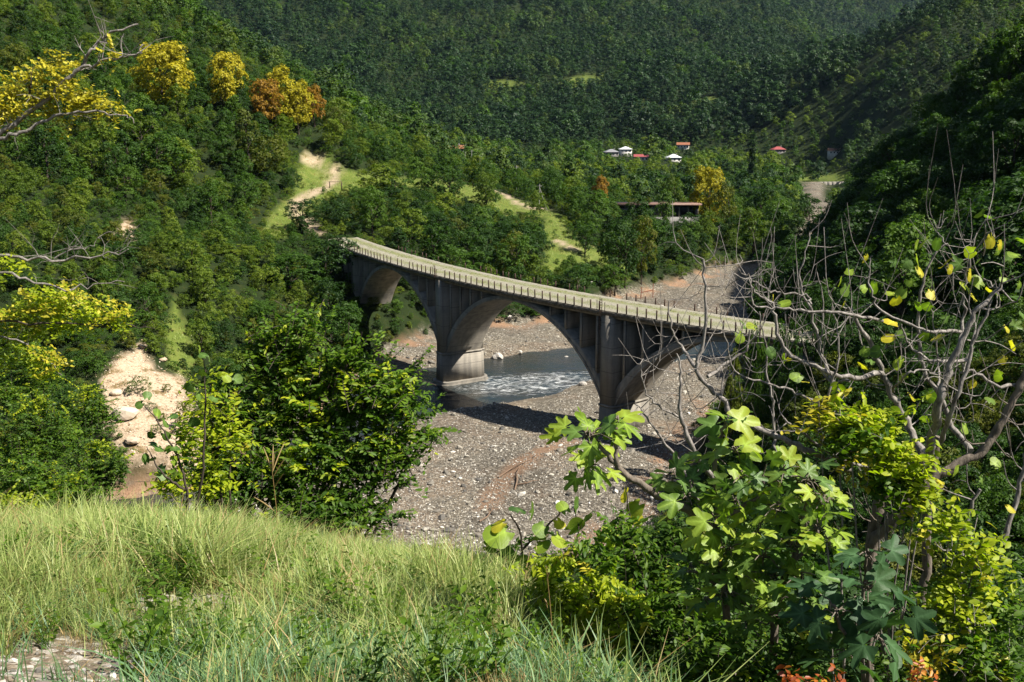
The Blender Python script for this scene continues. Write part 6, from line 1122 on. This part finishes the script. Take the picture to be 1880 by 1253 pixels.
# meadow grass on the far bank
mg = kind_collection('meadow_tuft', [tuft(340 + i, 22, 0.5, 0.03, M['grass_y'], 0.5, 0.8, 0.2) for i in range(3)])
x, y = darts(80000, 112, 400, lambda y: 0.8 + 0.0008 * y, 0.10, -0.42); z = height(x, y); u, v = proj(np.stack([x, y, z], -1)); ok = pixmask(u, v, MEADOWS) & (near_paths(u, v) > 2.5); x, y, z = x[ok], y[ok], z[ok]; n = len(x); k = rng.uniform(0.5, 1.3, n); print('meadow', n)
scatter('meadow_grass', 'rough grass of the meadow beside the track', mg, np.stack([x, y, z - .03], 1), np.stack([np.zeros(n), np.zeros(n), rng.random(n) * 6.28], 1), np.stack([k, k, k], 1), rng.integers(0, 3, n))
# pebbles on the road shoulder
n = 2600; x = rng.uniform(-4.2, 0.3, n); y = rng.uniform(2.6, 7.2, n); rd = (1 - sstep(0.2, 0.75, np.hypot(x + 2.45, (y - 3.8) * 1.1) - 0.85)) + (1 - sstep(0.1, 0.5, np.hypot((x + 2.15) * 0.6, y - 6.0) - 0.12)); ok = rng.random(n) < rd; x, y = x[ok], y[ok]; n = len(x); s = 0.018 + 0.05 * rng.random(n) ** 2.5
scatter('pebbles', 'small pale pebbles on the bare road shoulder', scol, np.stack([x, y, height(x, y) + s * 0.1], 1), np.stack([rng.normal(0, .4, n), rng.normal(0, .4, n), rng.random(n) * 6.28], 1), np.stack([s, s, s], 1), rng.integers(0, 6, n))
# tall stalks
def stalk(u0, v0, u1, v1, Y, label, spikes, mat, r=0.006):
    b = px(u0, v0, Y); b[2] = h1(b[0], b[1]); top = px(u1, v1, Y) - b; o = thing('seed_stalk', label, 'grass stalk', b, 0, 'tall stalks in the grass'); acc = Acc(); tube(acc, smooth_path([(0, 0, -.05), top * 0.5 + np.array([.02, 0, 0]), top], 4), np.linspace(r, r * .5, 9), 5); acc.obj('stem', M[mat], o)
    for (f, du, dv) in spikes:
        acc = Acc(); p0 = top * f; e = p0 + np.array([du, rng.normal(0, 20), -dv]) * Y / FPX; tube(acc, smooth_path([p0, (p0 + e) / 2 + np.array([0, 0, .01]), e], 4), [r * .5, r * .8, r * 1.1, r * 1.1, r * 1.1, r, r * .9, r * .7, r * .3], 5); acc.obj('spike', M[mat], o)
stalk(508, 1010, 500, 868, 9.4, 'tall grass stalk with spreading seed spikes in front of the big bush', [(1, -18, -48), (1, -4, -46), (1, 6, -38), (1, 18, -50), (.94, 28, -42), (.8, 26, -40), (.55, -34, -36)], 'grass_s')
stalk(1010, 1300, 1003, 1040, 4.8, 'thin reddish dry stalk at the right end of the grass', [(.9, 6, -20), (.7, -6, -16)], 'grass_s', .004)
stalk(690, 1180, 790, 1120, 6.2, 'fallen orange straw in the middle of the grass', [], 'grass_s', .004)
# ---------------------------------------------------------------- air
acc = Acc(); box(acc, -4300, 4300, -60, 4600, -6.0, 900.0)
t = NT('haze'); pv = t.new('VolumePrincipled'); pv.inputs['Color'].default_value = (0.45, 0.66, 1.0, 1); pv.inputs['Density'].default_value = HAZE_DENSITY
pv.inputs['Anisotropy'].default_value = 0.2
t.link(pv.outputs[0], t.out.inputs['Volume'])
hz = acc.obj('haze', t.m); tag(hz, 'thin blue valley haze', kind='stuff')
